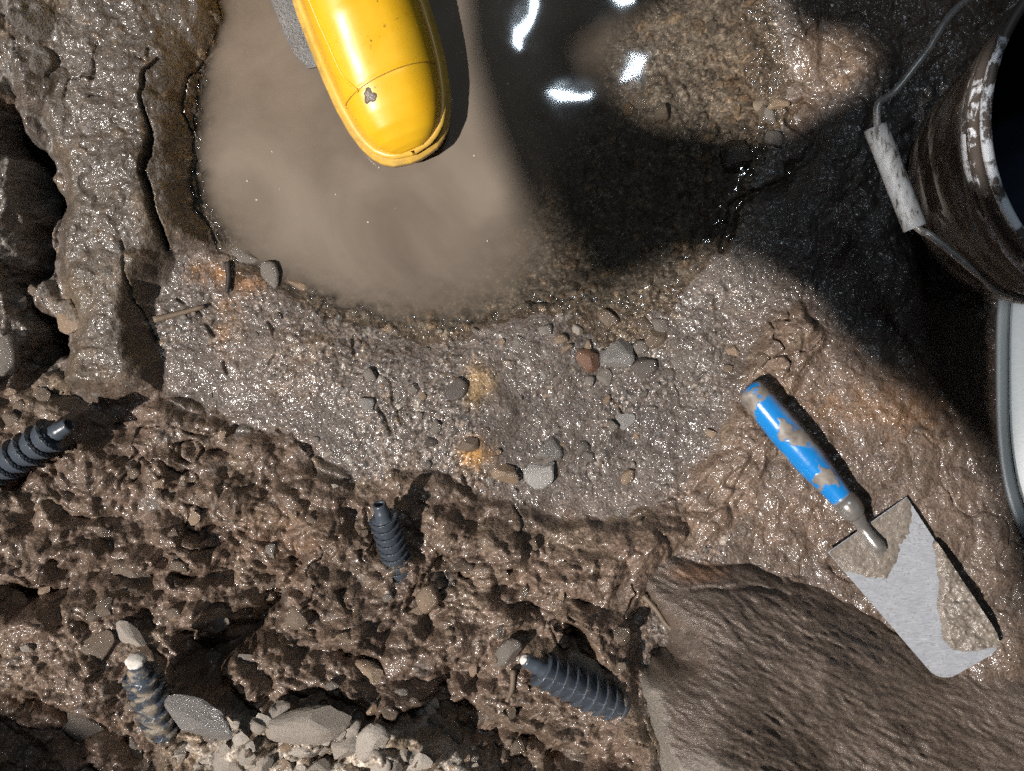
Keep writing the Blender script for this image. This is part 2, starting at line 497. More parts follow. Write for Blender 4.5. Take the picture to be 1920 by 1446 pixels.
# dark pockets in the slope, some dug where only cast shadow falls
POCK = [([(350, 1185), (420, 1175), (500, 1105), (545, 1110), (505, 1200), (445, 1250), (480, 1300), (520, 1330), (420, 1310), (350, 1290), (330, 1240)], .055),
        ([(20, 1090), (130, 1078), (118, 1112), (60, 1150), (5, 1150)], .05),
        ([(480, 1300), (560, 1275), (650, 1300), (700, 1320), (790, 1300), (840, 1250), (900, 1310), (990, 1350), (1080, 1380), (1210, 1390), (1215, 1470), (960, 1470), (880, 1410), (800, 1375), (700, 1350), (600, 1335)], .036),
        ([(-80, 1300), (90, 1290), (190, 1330), (330, 1390), (400, 1400), (320, 1500), (-80, 1520)], .035),
        ([(1052, 1165), (1085, 1165), (1110, 1230), (1150, 1290), (1060, 1230)], .04),
        ([(330, 1060), (420, 1070), (400, 1090), (340, 1080)], .03), ([(470, 1070), (545, 1075), (530, 1095), (480, 1090)], .035),
        ([(300, 900), (360, 910), (345, 925), (305, 918)], .03), ([(170, 1140), (215, 1150), (200, 1190), (160, 1180)], .03),
        ([(560, 1000), (600, 1010), (590, 1040), (560, 1030)], .02), ([(1225, 1195), (1262, 1205), (1258, 1262), (1228, 1255)], .045),
        ([(800, 1150), (860, 1165), (840, 1185), (800, 1175)], .03), ([(980, 1040), (1090, 1050), (1140, 1070), (1060, 1068)], .02),
        ([(10, 870), (90, 890), (50, 930), (0, 930)], .035), ([(150, 780), (250, 765), (300, 780), (230, 815), (160, 825)], .025)]
for pts, dep in POCK:
    Z -= dep * sstep(12, -42, poly_sdf(U + wx * 1.5, V + wy * 1.5, pts))

for (cx, cy, rx, ry, h) in ((1200, 1345, 55, 60, .03), (60, 860, 60, 40, -.01), (1130, 1270, 40, 30, .012)):
    Z += h * np.exp(-((U - cx) / rx) ** 2 - ((V - cy) / ry) ** 2)

# ---- stones pressed into the earth, as relief (the larger ones are objects further down)
i0, i1, j0, j1 = ey, ey + nfy, ex, ex + nfx
fx_, fy_ = ax[j0:j1], ay[i0:i1]
REL = np.zeros((nfy, nfx), np.float32); TINT = np.full((nfy, nfx), -1, np.int16)
mm = {k: v[i0:i1, j0:j1] for k, v in dict(mud=mMud, beach=mBeach, pool=mPool, bank=mBank, grav=mGrav, right=mRight, wr=mWr).items()}
mm['slope'] = np.clip(mm['mud'] - mm['wr'], 0, 1)


def splat(n, mask, r0, r1, pw, hr, sink, tints, flat=1.0, seed=0):
    g = np.random.default_rng(100 + seed)
    k = 0; tries = 0
    while k < n and tries < n * 25:
        tries += 1
        cx = int(g.integers(4, nfx - 4)); cy = int(g.integers(4, nfy - 4))
        if g.random() > mask[cy, cx]: continue
        k += 1
        r = r0 * (1 - g.random()) ** (-1.0 / pw); r = min(r, r1)
        a = r * g.uniform(0.95, 1.35); b = r * g.uniform(0.62, 0.95); th = g.uniform(0, math.pi)
        w = int(a / STEP) + 2
        y0, y1, x0, x1 = max(cy - w, 0), min(cy + w + 1, nfy), max(cx - w, 0), min(cx + w + 1, nfx)
        dx = (fx_[x0:x1] - fx_[cx])[None, :]; dy = (fy_[y0:y1] - fy_[cy])[:, None]
        u = (dx * math.cos(th) + dy * math.sin(th)) / a; v = (-dx * math.sin(th) + dy * math.cos(th)) / b
        e = np.abs(u) ** 2.3 + np.abs(v) ** 2.3
        h = b * hr * np.sqrt(np.clip(1 - e, 0, 1)) - b * hr * sink + dx * g.uniform(-.35, .35) + dy * g.uniform(-.35, .35)
        sub = REL[y0:y1, x0:x1]
        win = (e < 1) & (h > sub)
        sub[win] = h[win]
        TINT[y0:y1, x0:x1][win] = g.choice(tints)


# tints: 0 mud 1 brown 2 tan 3 grey 4 dark 5 pale 6 orange
rough_ = .02 + .98 * sstep(-.12, .18, fbm(U[i0:i1, j0:j1], V[i0:i1, j0:j1], 190, 3, 4))
splat(520, mm['slope'], .008, .024, 2.0, .85, .25, [0, 0, 0, 1, 1, 2], seed=1)
splat(2300, mm['slope'] * rough_, .0034, .013, 1.8, .85, .22, [0, 0, 0, 0, 1, 1, 2, 3], seed=2)
splat(3000, mm['slope'] * rough_, .0016, .005, 2.0, .8, .2, [0, 0, 1, 1, 2, 3], seed=3)
splat(260, mm['wr'], .0025, .008, 2.2, .6, .35, [0, 0, 0, 2], seed=4)
gritty = sstep(-.25, .25, fbm(U[i0:i1, j0:j1], V[i0:i1, j0:j1], 120, 3, 8))
splat(3600, mm['beach'] * gritty, .0011, .0045, 2.6, .5, .35, [0, 0, 3, 3, 1, 4, 2, 5], seed=5)
splat(5200, mm['pool'], .0013, .007, 2.3, .7, .3, [3, 3, 4, 4, 1, 2], seed=6)
splat(420, mm['bank'], .002, .007, 2.2, .5, .45, [0, 0, 1, 3], seed=7)
mm['left'] = leftz[i0:i1, j0:j1]
splat(420, mm['left'], .006, .022, 1.7, .8, .3, [0, 0, 1, 3], seed=12)
splat(1500, mm['left'], .002, .007, 1.9, .8, .25, [0, 1, 2, 3], seed=13)
splat(2600, mm['grav'], .0022, .012, 1.8, .8, .25, [5, 5, 3, 2], seed=8)
splat(260, mm['right'], .0015, .004, 2.5, .45, .4, [0, 0, 0, 2], seed=9)
dout = np.hypot(np.clip(np.abs(X) - .62, 0, None), np.clip(np.abs(Y) - .50, 0, None))
Z += np.minimum(.8 * dout, 1.25) * sstep(0, .2, dout) + sstep(0, .3, dout) * .05 * fbm(X * 100, Y * 100, 22, 4, 3)     # walls of the dig
Zf = Z[i0:i1, j0:j1]
for _ in range(2):
    sm = np.pad(REL, 1, mode='edge')
    sm = (sm[:-2, 1:-1] + 2 * sm[1:-1, 1:-1] + sm[2:, 1:-1]) / 4
    sm = np.pad(sm, ((0, 0), (1, 1)), mode='edge'); sm = (sm[:, :-2] + 2 * sm[:, 1:-1] + sm[:, 2:]) / 4
    REL += (sm - REL) * mm['slope'] * (1 - mm['grav'])          # the mud has smeared over the stones
Zf += REL * np.where(mm['mud'] > .02, np.clip(edgeM[i0:i1, j0:j1] + .25, 0, 1), 1)

# ---- colours of the earth, with some shade painted in
def c3(r, g, b): return np.array([r, g, b], np.float32)


def lay(C, m, c): C += m[..., None] * (c - C)


C = np.broadcast_to(c3(.115, .088, .066), X.shape + (3,)).astype(np.float32).copy()
n1 = fbm(U, V, 160, 4, 2)[..., None]; n2 = fbm(U, V, 40, 4, 9)[..., None]
lay(C, mBeach, c3(.108, .086, .072)); lay(C, mBank, c3(.086, .069, .055)); lay(C, mBank * sstep(.0, .5, fbm(U, V, 110, 4, 14)), c3(.13, .10, .072)); lay(C, mRight, c3(.108, .077, .058)); lay(C, mPool, c3(.118, .104, .091))
mMudC = sstep(40, -50, sMud + 55 * fbm(U, V, 70, 3, 13))
lay(C, np.maximum(mMud * .75, mMudC), c3(.138, .096, .071)); lay(C, mWr, c3(.155, .108, .078))
lay(C, mGrav, c3(.36, .305, .25))
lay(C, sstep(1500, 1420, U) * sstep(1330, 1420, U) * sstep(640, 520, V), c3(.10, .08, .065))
lay(C, sstep(40, -20, poly_sdf(Uw, Vw, [(1420, 350), (1650, 120), (2000, 200), (2000, 620), (1650, 650), (1520, 520)])) * .8, c3(.05, .045, .042))  # dark bank mud, greyed further to give the tone of its shade
lay(C, sstep(30, -30, poly_sdf(Uw, Vw, [(1130, 250), (1300, 250), (1380, 330), (1340, 470), (1150, 540), (1040, 480)])) * .6 * mPool, c3(.05, .046, .042))  # pool bed darkened where the shade lies, beside the lit island
C *= 1 + .28 * n1 + .30 * n2
tt = np.full(X.shape, -1, np.int16); tt[i0:i1, j0:j1] = TINT
for k, c in {1: (.125, .09, .062), 2: (.20, .15, .105), 3: (.15, .135, .12), 4: (.065, .058, .052), 5: (.33, .29, .25), 6: (.26, .14, .06)}.items():
    m = (tt == k).astype(np.float32)
    m *= np.where(mGrav > .5, .9, np.where(mMud > .4, .42, .75))
    lay(C, m, c3(*c))
# iron stains
rust = fbm(U, V, 26, 4, 4)
for (cx, cy, rx, ry, k, c) in [(395, 512, 34, 22, .9, (.26, .12, .035)), (470, 535, 30, 20, .6, (.24, .12, .05)), (430, 600, 26, 50, .5, (.24, .13, .06)), (893, 852, 26, 26, 1.0, (.36, .19, .06)), (898, 722, 24, 34, .7, (.30, .19, .08)),
                               (1650, 765, 150, 55, .55, (.20, .11, .055)), (1560, 120, 60, 60, .5, (.17, .11, .065)), (570, 650, 60, 30, .25, (.24, .16, .10)), (540, 720, 60, 40, .3, (.22, .15, .1)), (1380, 120, 60, 80, .15, (.2, .13, .08)),
                               (520, 1010, 90, 60, .4, (.17, .095, .055)), (1480, 980, 110, 40, .4, (.17, .10, .06)), (1250, 640, 60, 40, .2, (.2, .15, .1)), (140, 560, 60, 40, .3, (.16, .11, .06))]:
    d = ((U - cx) / rx) ** 2 + ((V - cy) / ry) ** 2
    lay(C, np.clip(np.exp(-d) * (1 + 1.6 * rust), 0, 1) * k, c3(*c))
GRIT = np.clip(.95 * mBeach * (.35 + .65 * sstep(-.25, .25, fbm(U, V, 120, 3, 8))) + .9 * mPool + .4 * mMud * (1 - .7 * sstep(.1, -.3, fbm(U, V, 190, 3, 4))) + .5 * mGrav + .22 * mRight + .14 * mBank, 0, 1).astype(np.float32)
TONE = np.array([.45, .55, .7, .8, .85, .95, 1.0, 1.05, 1.1, 1.2, 1.3, 1.4, 1.65, 2.0], np.float32)
for size, amt, hgt, sd_ in ((9.5, .6, .0010, 1), (5.2, .8, .0006, 2), (2.9, .55, .0003, 3)):
    gu = (U + 1.1 * size * vnoise(U / (size * 1.3), V / (size * 1.3), sd_)) / size
    gv = (V + 1.1 * size * vnoise(U / (size * 1.3) + 50, V / (size * 1.3) + 80, sd_ + 4)) / size
    gv = gv + .5 * (np.floor(gu).astype(np.int32) & 1)
    hsh = (np.floor(gu).astype(np.int64) * 73856093 ^ np.floor(gv).astype(np.int64) * 19349663 ^ sd_ * 83492791) & 1023
    tn = TONE[hsh % len(TONE)]
    C *= (1 + GRIT * amt * (tn - 1))[..., None]
    bumpg = np.sqrt(np.clip(1 - (2 * (gu - np.floor(gu)) - 1) ** 2 * .8 - (2 * (gv - np.floor(gv)) - 1) ** 2 * .8, 0, 1)) * ((hsh >> 4) % 8) / 8.0
    Z += (hgt * GRIT * bumpg).astype(np.float32)
C = np.clip(C, .012, .7)
WET = (.85 * mBeach + .72 * mBank + .75 * mRight + .1 * mPool + .85 * mMud - .8 * mGrav)
WET = np.clip(WET + .35 * fbm(U, V, 150, 3, 6), 0, 1).astype(np.float32)

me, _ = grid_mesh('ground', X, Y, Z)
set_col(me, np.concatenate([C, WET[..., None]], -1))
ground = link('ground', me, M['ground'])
tag(ground, kind='structure')
RGB = C


def gz_xy(x, y):
    return float(bilin(Zf, np.array([(x - fx_[0]) / STEP]), np.array([(y - fy_[0]) / STEP]))[0])


def on_ground(px, py):
    """Point of the earth seen at plan position px, py."""
    z = float(macro(np.array([px], np.float32), np.array([py], np.float32))[0])
    for _ in range(8):
        p = P(px, py, z)
        z = .5 * z + .5 * gz_xy(p.x, p.y)
    return P(px, py, z)


# ================================================================== WATER
def mat_water():
    m = NT('muddy_water')
    co = m.coord('Object')
    sw = m.n('ShaderNodeTexNoise'); sw.inputs['Scale'].default_value = 6; sw.inputs['Detail'].default_value = 6; sw.inputs['Distortion'].default_value = 1.1
    m.l(co, sw.inputs['Vector'])
    at = m.n('ShaderNodeAttribute', attribute_name='Col')
    fac = m.math('ADD', at.outputs['Alpha'], m.math('MULTIPLY', m.math('SUBTRACT', sw.outputs[0], 0.5), 0.35), clamp=True)
    tan = m.mix(m.ramp(sw.outputs[0], [(0.35, (0, 0, 0)), (0.65, (1, 1, 1))]), (.150, .120, .094), (.222, .181, .144))
    df = m.n('ShaderNodeBsdfDiffuse'); m.l(tan, df.inputs[0])
    tr = m.n('ShaderNodeBsdfTransparent'); tr.inputs[0].default_value = (.80, .76, .70, 1)
    mx = m.n('ShaderNodeMixShader'); m.l(fac, mx.inputs[0]); m.l(tr.outputs[0], mx.inputs[1]); m.l(df.outputs[0], mx.inputs[2])
    gl = m.n('ShaderNodeBsdfGlossy'); gl.inputs['Roughness'].default_value = 0.038
    fr = m.n('ShaderNodeFresnel'); fr.inputs[0].default_value = 1.33
    rp = m.noise(10, 2, 0.4, co)
    bmp = m.bump(rp.outputs[0], 0.10, 0.0014)
    m.l(bmp, gl.inputs['Normal']); m.l(bmp, fr.inputs['Normal'])
    m2 = m.n('ShaderNodeMixShader'); m.l(fr.outputs[0], m2.inputs[0]); m.l(mx.outputs[0], m2.inputs[1]); m.l(gl.outputs[0], m2.inputs[2])
    m.l(m2.outputs[0], m.out.inputs['Surface'])
    return m.mat


wxs = np.arange(-.335, .31, .0018); wys = np.arange(.02, .56, .0018)
WX, WY = np.meshgrid(wxs.astype(np.float32), wys.astype(np.float32))
WU = 960 + PPM * WX; WV = 723 - PPM * WY
gzw = bilin(Z, np.interp(WX, ax, np.arange(len(ax))), np.interp(WY, ay, np.arange(len(ay))))
dep = np.clip(-gzw, 0, 1)
# the surface creeps up a little where it wets the shore
WZ = .0025 * np.exp(-dep / .0022) + .00013 * fbm(WU, WV, 80, 2, 2)
turb = sstep(1180, 900, WU + .35 * (WV - 300) + 60 * fbm(WU, WV, 120, 4, 7)) * 1.0
turb = np.maximum(turb, .10 * sstep(1400, 1200, WU))
turb = turb * (1 - np.exp(-dep / .012))
keepv = gzw < .004
keep = keepv[:-1, :-1] | keepv[1:, :-1] | keepv[:-1, 1:] | keepv[1:, 1:]
inpool = (WU > 340) & (WU < 1540) & ~((WV > 480) & (WU < 430))
keep &= inpool[:-1, :-1]
me, used = grid_mesh('water', WX, WY, WZ, keep)
set_col(me, np.stack([turb * 0 + .3, turb * 0 + .25, turb * 0 + .2, turb], -1), used)
water = link('water', me, mat_water())
tag(water, kind='structure')


# ================================================================== BLOCKER (unseen sheet added to cast the shade over the upper right)
def mat_plain(name, c, rough=.6, metal=0.0, nscale=40, var=.25, bump=.2):
    m = NT(name)
    co = m.coord('Object')
    ns = m.noise(nscale, 5, .6, co)
    lo = tuple(x * (1 - var) for x in c); hi = tuple(min(1, x * (1 + var)) for x in c)
    col = m.ramp(ns.outputs[0], [(.3, lo), (.7, hi)])
    return m.set(Base_Color=col, Roughness=rough, Metallic=metal, Normal=m.bump(ns.outputs[0], bump, .002))


BLOCK_Z = 2.0


def up_sun(px, py, z, zg=.02):
    p = P(px, py, zg)
    k = (z - zg) / TO_SUN.z
    return p + TO_SUN * k


BLOCK_EDGE = [(-3600, -7500), (9000, -7500), (9000, 6000), (-3600, 6000)]
# opening in the sheet that lets the sun on to the pool's left half, the beach and the slope
OPEN = [(815, -620), (835, -50), (850, 100), (895, 250), (950, 380), (1015, 490), (1085, 552), (1150, 540), (1230, 500), (1330, 480), (1420, 505), (1520, 560), (1580, 640), (1640, 690), (1740, 750), (1820, 820), (1870, 900), (1890, 1000), (1920, 1120),
        (2300, 1500), (2400, 2100), (440, 2100, .10), (330, 1580, .10), (250, 1470, .10), (190, 1400, .10), (120, 1355, .10), (0, 1340, .10), (-700, 1310, .10), (-700, -620)]
ISLE = [(1065, 90), (1130, 40), (1290, -15), (1440, -15), (1490, 60), (1590, 70), (1640, 110), (1630, 165), (1550, 195), (1460, 245), (1380, 262), (1280, 248), (1190, 236), (1120, 190), (1080, 130)]
cu = bpy.data.curves.new('blocker', 'CURVE')
cu.dimensions = '2D'; cu.fill_mode = 'BOTH'; cu.extrude = .0015
SUN_GAPS = [[(1782, 110, .29), (1850, 80, .29), (1862, 335, .29), (1805, 350, .29)], [(1628, 236, .2), (1658, 226, .2), (1735, 430, .2), (1700, 442, .2)], [(1866, 560, .047), (1990, 540, .047), (1990, 960, .047), (1905, 955, .047), (1872, 760, .047)]]  # gaps aimed so that sun reaches the bucket rim, grip and tray
for pts in [BLOCK_EDGE, OPEN, ISLE] + SUN_GAPS:
    sp = cu.splines.new('POLY'); sp.points.add(len(pts) - 1); sp.use_cyclic_u = True
    for q, c in zip(sp.points, pts):
        v = up_sun(c[0], c[1], BLOCK_Z, c[2] if len(c) > 2 else .02); q.co = (v.x, v.y, 0, 1)
tmp = bpy.data.objects.new('tmp', cu); COL.objects.link(tmp)
dg = bpy.context.evaluated_depsgraph_get(); dg.update()
tme = bpy.data.meshes.new_from_object(tmp.evaluated_get(dg))
bpy.data.objects.remove(tmp); tme.name = 'blocker_sheet'; tme.materials.clear()
shade_caster = empty('added_blocker', (0, 0, 0))
tag(shade_caster, 'dark tarpaulin sheet on poles, added out of view to shape sun and shade', 'shade_caster')
so = link('sheet', tme, mat_plain('dark_blocker', (.02, .02, .022), .7), shade_caster); so.location = (0, 0, BLOCK_Z)
pole_m = mat_plain('pole_wood', (.16, .11, .07), .7)


def tube(pts, r, seg=12, cap=True):
    """Verts, faces of a tube along points; r = radius or list of radii."""
    pts = [Vector(p) for p in pts]; n = len(pts)
    rs = r if isinstance(r, (list, tuple)) else [r] * n
    vs = []; fs = []
    t0 = (pts[1] - pts[0]).normalized()
    nrm = t0.orthogonal().normalized()
    for i in range(n):
        t = (pts[min(i + 1, n - 1)] - pts[max(i - 1, 0)]).normalized()
        nrm = (nrm - t * nrm.dot(t)).normalized(); bi = t.cross(nrm)
        for k in range(seg):
            a = 2 * math.pi * k / seg
            vs.append(pts[i] + (nrm * math.cos(a) + bi * math.sin(a)) * rs[i])
    for i in range(n - 1):
        for k in range(seg):
            fs.append((i * seg + k, i * seg + (k + 1) % seg, (i + 1) * seg + (k + 1) % seg, (i + 1) * seg + k))
    if cap:
        fs.append(tuple(range(seg))[::-1]); fs.append(tuple((n - 1) * seg + k for k in range(seg)))
    return vs, fs


def smooth_path(pts, n=8):
    """Catmull-Rom through the points."""
    P_ = [Vector(p) for p in pts]; P_ = [P_[0] * 2 - P_[1]] + P_ + [P_[-1] * 2 - P_[-2]]
    out = []
    for i in range(1, len(P_) - 2):
        a, b, c, d = P_[i - 1:i + 3]
        for k in range(n):
            t = k / n
            out.append(.5 * ((2 * b) + (c - a) * t + (2 * a - 5 * b + 4 * c - d) * t * t + (3 * b - a - 3 * c + d) * t ** 3))
    out.append(P_[-2])
    return out


for (a, b) in ((-3500, -7300), (8900, 5900), (8900, -7300), (-3500, 5900)):  # poles that carry the added sheet
    v = up_sun(a, b, BLOCK_Z)
    vs, fs = tube([(v.x, v.y, -.5), (v.x, v.y, BLOCK_Z)], .03)
    link('pole', mesh_from('pole', vs, fs), pole_m, shade_caster)

# ================================================================== BOULDER
BOUL = [(1192, 1085), (1225, 1040), (1290, 1035), (1350, 1052), (1430, 1062), (1500, 1088), (1570, 1105), (1640, 1130), (1720, 1170), (1800, 1210), (1900, 1240), (2050, 1270), (2100, 1620), (1270, 1620), (1255, 1446), (1222, 1350),
        (1206, 1295), (1214, 1278), (1262, 1235), (1262, 1190), (1225, 1140)]
BC = [(1200, 1080, .042), (1300, 1050, .038), (1450, 1075, .040), (1600, 1130, .042), (1750, 1190, .034), (1900, 1260, .036), (2050, 1300, .042), (1690, 1180, .038), (1770, 1270, .036), (1840, 1250, .034), (1850, 1330, .048), (1950, 1430, .055), (1210, 1290, .115), (1250, 1440, .15), (1350, 1150, .085), (1350, 1300, .13), (1350, 1440, .165), (1550, 1250, .10),
      (1550, 1440, .10), (1750, 1430, .085), (1270, 1230, .09), (1260, 1600, .15), (1600, 1600, .13), (2000, 1600, .07)]
bx_, bw_ = rbf_fit(BC)


def bmac(U, V):
    u = U / 1000.; v = V / 1000.
    r = bw_[len(bx_)] + bw_[len(bx_) + 1] * u + bw_[len(bx_) + 2] * v
    for i in range(len(bx_)): r = r + bw_[i] * np.hypot(u - bx_[i, 0], v - bx_[i, 1])
    return r


bxs = np.arange(.10, .535, .0011); bys = np.arange(-.44, -.14, .0011)
BX, BY = np.meshgrid(bxs.astype(np.float32), bys.astype(np.float32))
zz = np.full(BX.shape, .08, np.float32)
for _ in range(6):
    s_ = CAM_H / (CAM_H - zz); BU = 960 + PPM * BX * s_; BV = 723 - PPM * BY * s_; zz = bmac(BU, BV).astype(np.float32)
bw1 = fbm(BU, BV, 60, 4, 3) * 12
sd = poly_sdf(BU + bw1, BV + fbm(BU + 99, BV, 60, 4, 5) * 12, BOUL)
rw = 26 + 44 * sstep(1230, 1330, BU) * sstep(1420, 1300, BV)
edge = np.sqrt(np.clip(1 - (1 - np.clip(-sd / rw, 0, 1)) ** 2, 0, 1))
ca, sa = math.cos(R_(27)), math.sin(R_(27))
al = BU * ca + BV * sa; ac = -BU * sa + BV * ca
acw = ac + 10 * fbm(BU, BV, 120, 3, 4)
wrk = ridged(al / 4.2, acw, 12, 3, 7); wrk2 = fbm(al / 3.2, acw, 6.5, 3, 2); big_ = fbm(al / 2., acw, 90, 3, 9)
amp = .55 + .45 * sstep(-.3, .4, fbm(BU, BV, 130, 3, 12))
BZ = zz + amp * (.0015 * wrk + .0023 * wrk2) + .005 * big_
BZ = BZ * edge + (.024) * (1 - edge) + np.where(sd > -1, -.03, 0)
for pts in ([(1275, 1048), (1330, 1062), (1400, 1060), (1470, 1092)], [(1300, 1105), (1400, 1100), (1480, 1120)]):
    BZ -= .003 * sstep(8, 2, line_dist(BU + bw1, BV + bw1, pts))
kv = sd < 8
keep = kv[:-1, :-1] & kv[1:, :-1] & kv[:-1, 1:] & kv[1:, 1:]
me, used = grid_mesh('boulder', BX, BY, BZ, keep)
BCOL = np.broadcast_to(c3(.125, .094, .074), BX.shape + (3,)).astype(np.float32).copy()
dry_lit = sstep(-.1, .5, sstep(1330, 1480, BV - .25 * (BU - 1250)) * 1.3 - .5 + .6 * fbm(BU, BV, 90, 4, 6))
lay(BCOL, dry_lit, c3(.19, .16, .135))  # paler lower left: part dry stone, part sunlit face put into the colour
lay(BCOL, sstep(40, 8, np.abs(sd)) * sstep(1260, 1300, BV) * sstep(1330, 1260, BU), c3(.27, .24, .205))
lay(BCOL, sstep(1.2, 0, ((BU - 1310) / 70) ** 2 + ((BV - 1075) / 22) ** 2) * .8, c3(.20, .11, .065))
lay(BCOL, sstep(0, .5, fbm(BU, BV, 150, 4, 8)) * .5, c3(.085, .066, .053))
BCOL *= 1 + .25 * fbm(BU, BV, 22, 4, 9)[..., None]
brough = np.clip(.36 + .2 * dry_lit + .1 * fbm(BU, BV, 60, 3, 1), .2, .8)
set_col(me, np.concatenate([np.clip(BCOL, .02, .7), brough[..., None]], -1), used)
tag(link('boulder', me, M['boulder']), 'large brown wrinkled boulder bulging beside the trowel blade', 'boulder')

# ================================================================== STONES
def stone_mesh(name, seed, sub=2, angular=0.0, noise=.12):
    bm = bmesh.new(); bmesh.ops.create_icosphere(bm, subdivisions=sub, radius=1.0)
    g = np.random.default_rng(seed)
    pl = [(Vector(g.normal(size=3)).normalized(), g.uniform(.55, .85) if angular < 1 else g.uniform(.42, .72)) for _ in range(int(9 * angular))]
    ph = g.uniform(0, 6, 6)
    for v in bm.verts:
        p = v.co.copy(); n = p.normalized()
        d = 1 + noise * (math.sin(2.1 * n.x + ph[0]) + math.sin(2.4 * n.y + ph[1]) + math.sin(2.2 * n.z + ph[2])) * .5 + noise * .35 * math.sin(5 * n.x + ph[3]) * math.sin(5 * n.y + ph[4])
        p = n * d
        for (a, o) in pl:
            q = p.dot(a)
            if q > o: p -= a * (q - o)
        v.co = p
    me = bpy.data.meshes.new(name); bm.to_mesh(me); bm.free()
    me.polygons.foreach_set('use_smooth', [angular < 1] * len(me.polygons))
    return me


ROUND = [(lambda s: (lambda: stone_mesh('pebble_round', s, 3, .35, .26)))(s)() for s in range(6)]
ANGLE = [stone_mesh('pebble_angular', 20 + s, 3, 1.3, .2) for s in range(6)]
_mesh_cache = {}


def stone_me(base, mat):
    k = (base.name, mat)
    if k not in _mesh_cache:
        c = base.copy(); c.materials.clear(); c.materials.append(M[mat]); _mesh_cache[k] = c
    return _mesh_cache[k]


def add_stone(name, px, py, rx, ry, ang, mat, angular=False, flat=.6, sink=.25, parent=None, var=0, lift=0.0):
    """rx, ry in plan pixels; ang degrees clockwise in the photo."""
    p = on_ground(px, py)
    s_ = (CAM_H - p.z) / CAM_H / PPM * (1.5 if angular else 1.12)
    a, b = rx * s_, ry * s_
    h = min(a, b) * flat
    o = bpy.data.objects.new(name, stone_me((ANGLE if angular else ROUND)[var % 6], mat))
    COL.objects.link(o)
    o.location = (p.x, p.y, p.z + h * (.36 - 1.3 * sink) + lift)
    o.rotation_euler = (random.uniform(-.2, .2), random.uniform(-.2, .2), R_(-ang))
    o.scale = (a, b, h)
    if parent: o.parent = parent
    return o


NAMED = [
    ('flint', 1162, 663, 27, 32, 10, 'st_flint', True, 'grey angular flint lying at the waterline of the gravel beach', 'stone'),
    ('pebble', 1210, 688, 24, 16, -30, 'st_dark', False, 'glossy dark brown oval pebble right of the grey flint', 'stone'),
    ('pebble', 1100, 680, 17, 18, 20, 'st_red', True, 'shiny reddish brown pebble left of the grey flint', 'stone'),
    ('pebble', 1055, 635, 15, 10, 5, 'st_tan', False, 'smooth tan oval pebble at the edge of the muddy water', 'stone'),
    ('pebble', 858, 731, 21, 18, 30, 'st_dark', False, 'smooth dark grey pebble in the middle of the gravel beach', 'stone'),
    ('marble_lump', 1018, 882, 26, 18, -25, 'st_white', True, 'sparkling white stone low on the gravel beach', 'stone'),
    ('stone', 1035, 840, 20, 27, 15, 'st_flint', True, 'pale grey rough stone just above the white stone', 'stone'),
    ('stone', 946, 886, 26, 20, 35, 'st_tan', True, 'flat tan stone at the lower edge of the beach', 'stone'),
    ('pebble', 1097, 840, 13, 11, 0, 'st_dark', False, 'round dark grey pebble right of the white stone', 'stone'),
    ('stone', 1387, 297, 29, 37, 10, 'st_black', True, 'black stone standing out of the dark water by the bank', 'stone'),
    ('stone', 507, 521, 24, 26, 0, 'st_grey', False, 'grey round stone half covered by muddy water at the left shore', 'stone'),
    ('stone', 466, 482, 28, 20, 15, 'st_grey', True, 'grey stone on the left shore under the cracked bank', 'stone'),
    ('stone', 562, 531, 20, 16, 30, 'st_tan', True, 'pale stone sunk in muddy water right of the grey round stone', 'stone'),
    ('slab', 392, 1335, 52, 34, 35, 'st_flint', True, 'flat grey stone slab in the pocket beside the muddy spiral plug', 'stone'),
    ('stone', 580, 1368, 56, 30, -12, 'st_pale', True, 'big pale rounded stone at the bottom edge of the photograph', 'stone'),
    ('pebble', 806, 1118, 25, 28, 0, 'st_tan', False, 'tan brown rounded pebble in the middle of the mud slope', 'stone'),
    ('pebble', 1238, 1224, 14, 24, 10, 'st_tan', False, 'orange tan pebble in the dark hole beside the boulder', 'stone'),
    ('pebble', 34, 1131, 17, 17, 20, 'st_tan', True, 'orange pebble in the dark pocket at the left edge', 'stone'),
]
for i, (nm, x, y, a, b, an, mt, ang, lab, cat) in enumerate(NAMED):
    fl = .35 if nm == 'slab' else .6
    o = add_stone(nm, x, y, a, b, an, mt, ang, fl, .22, None, i, .022 if nm == 'slab' else 0)
    tag(o, lab, cat)

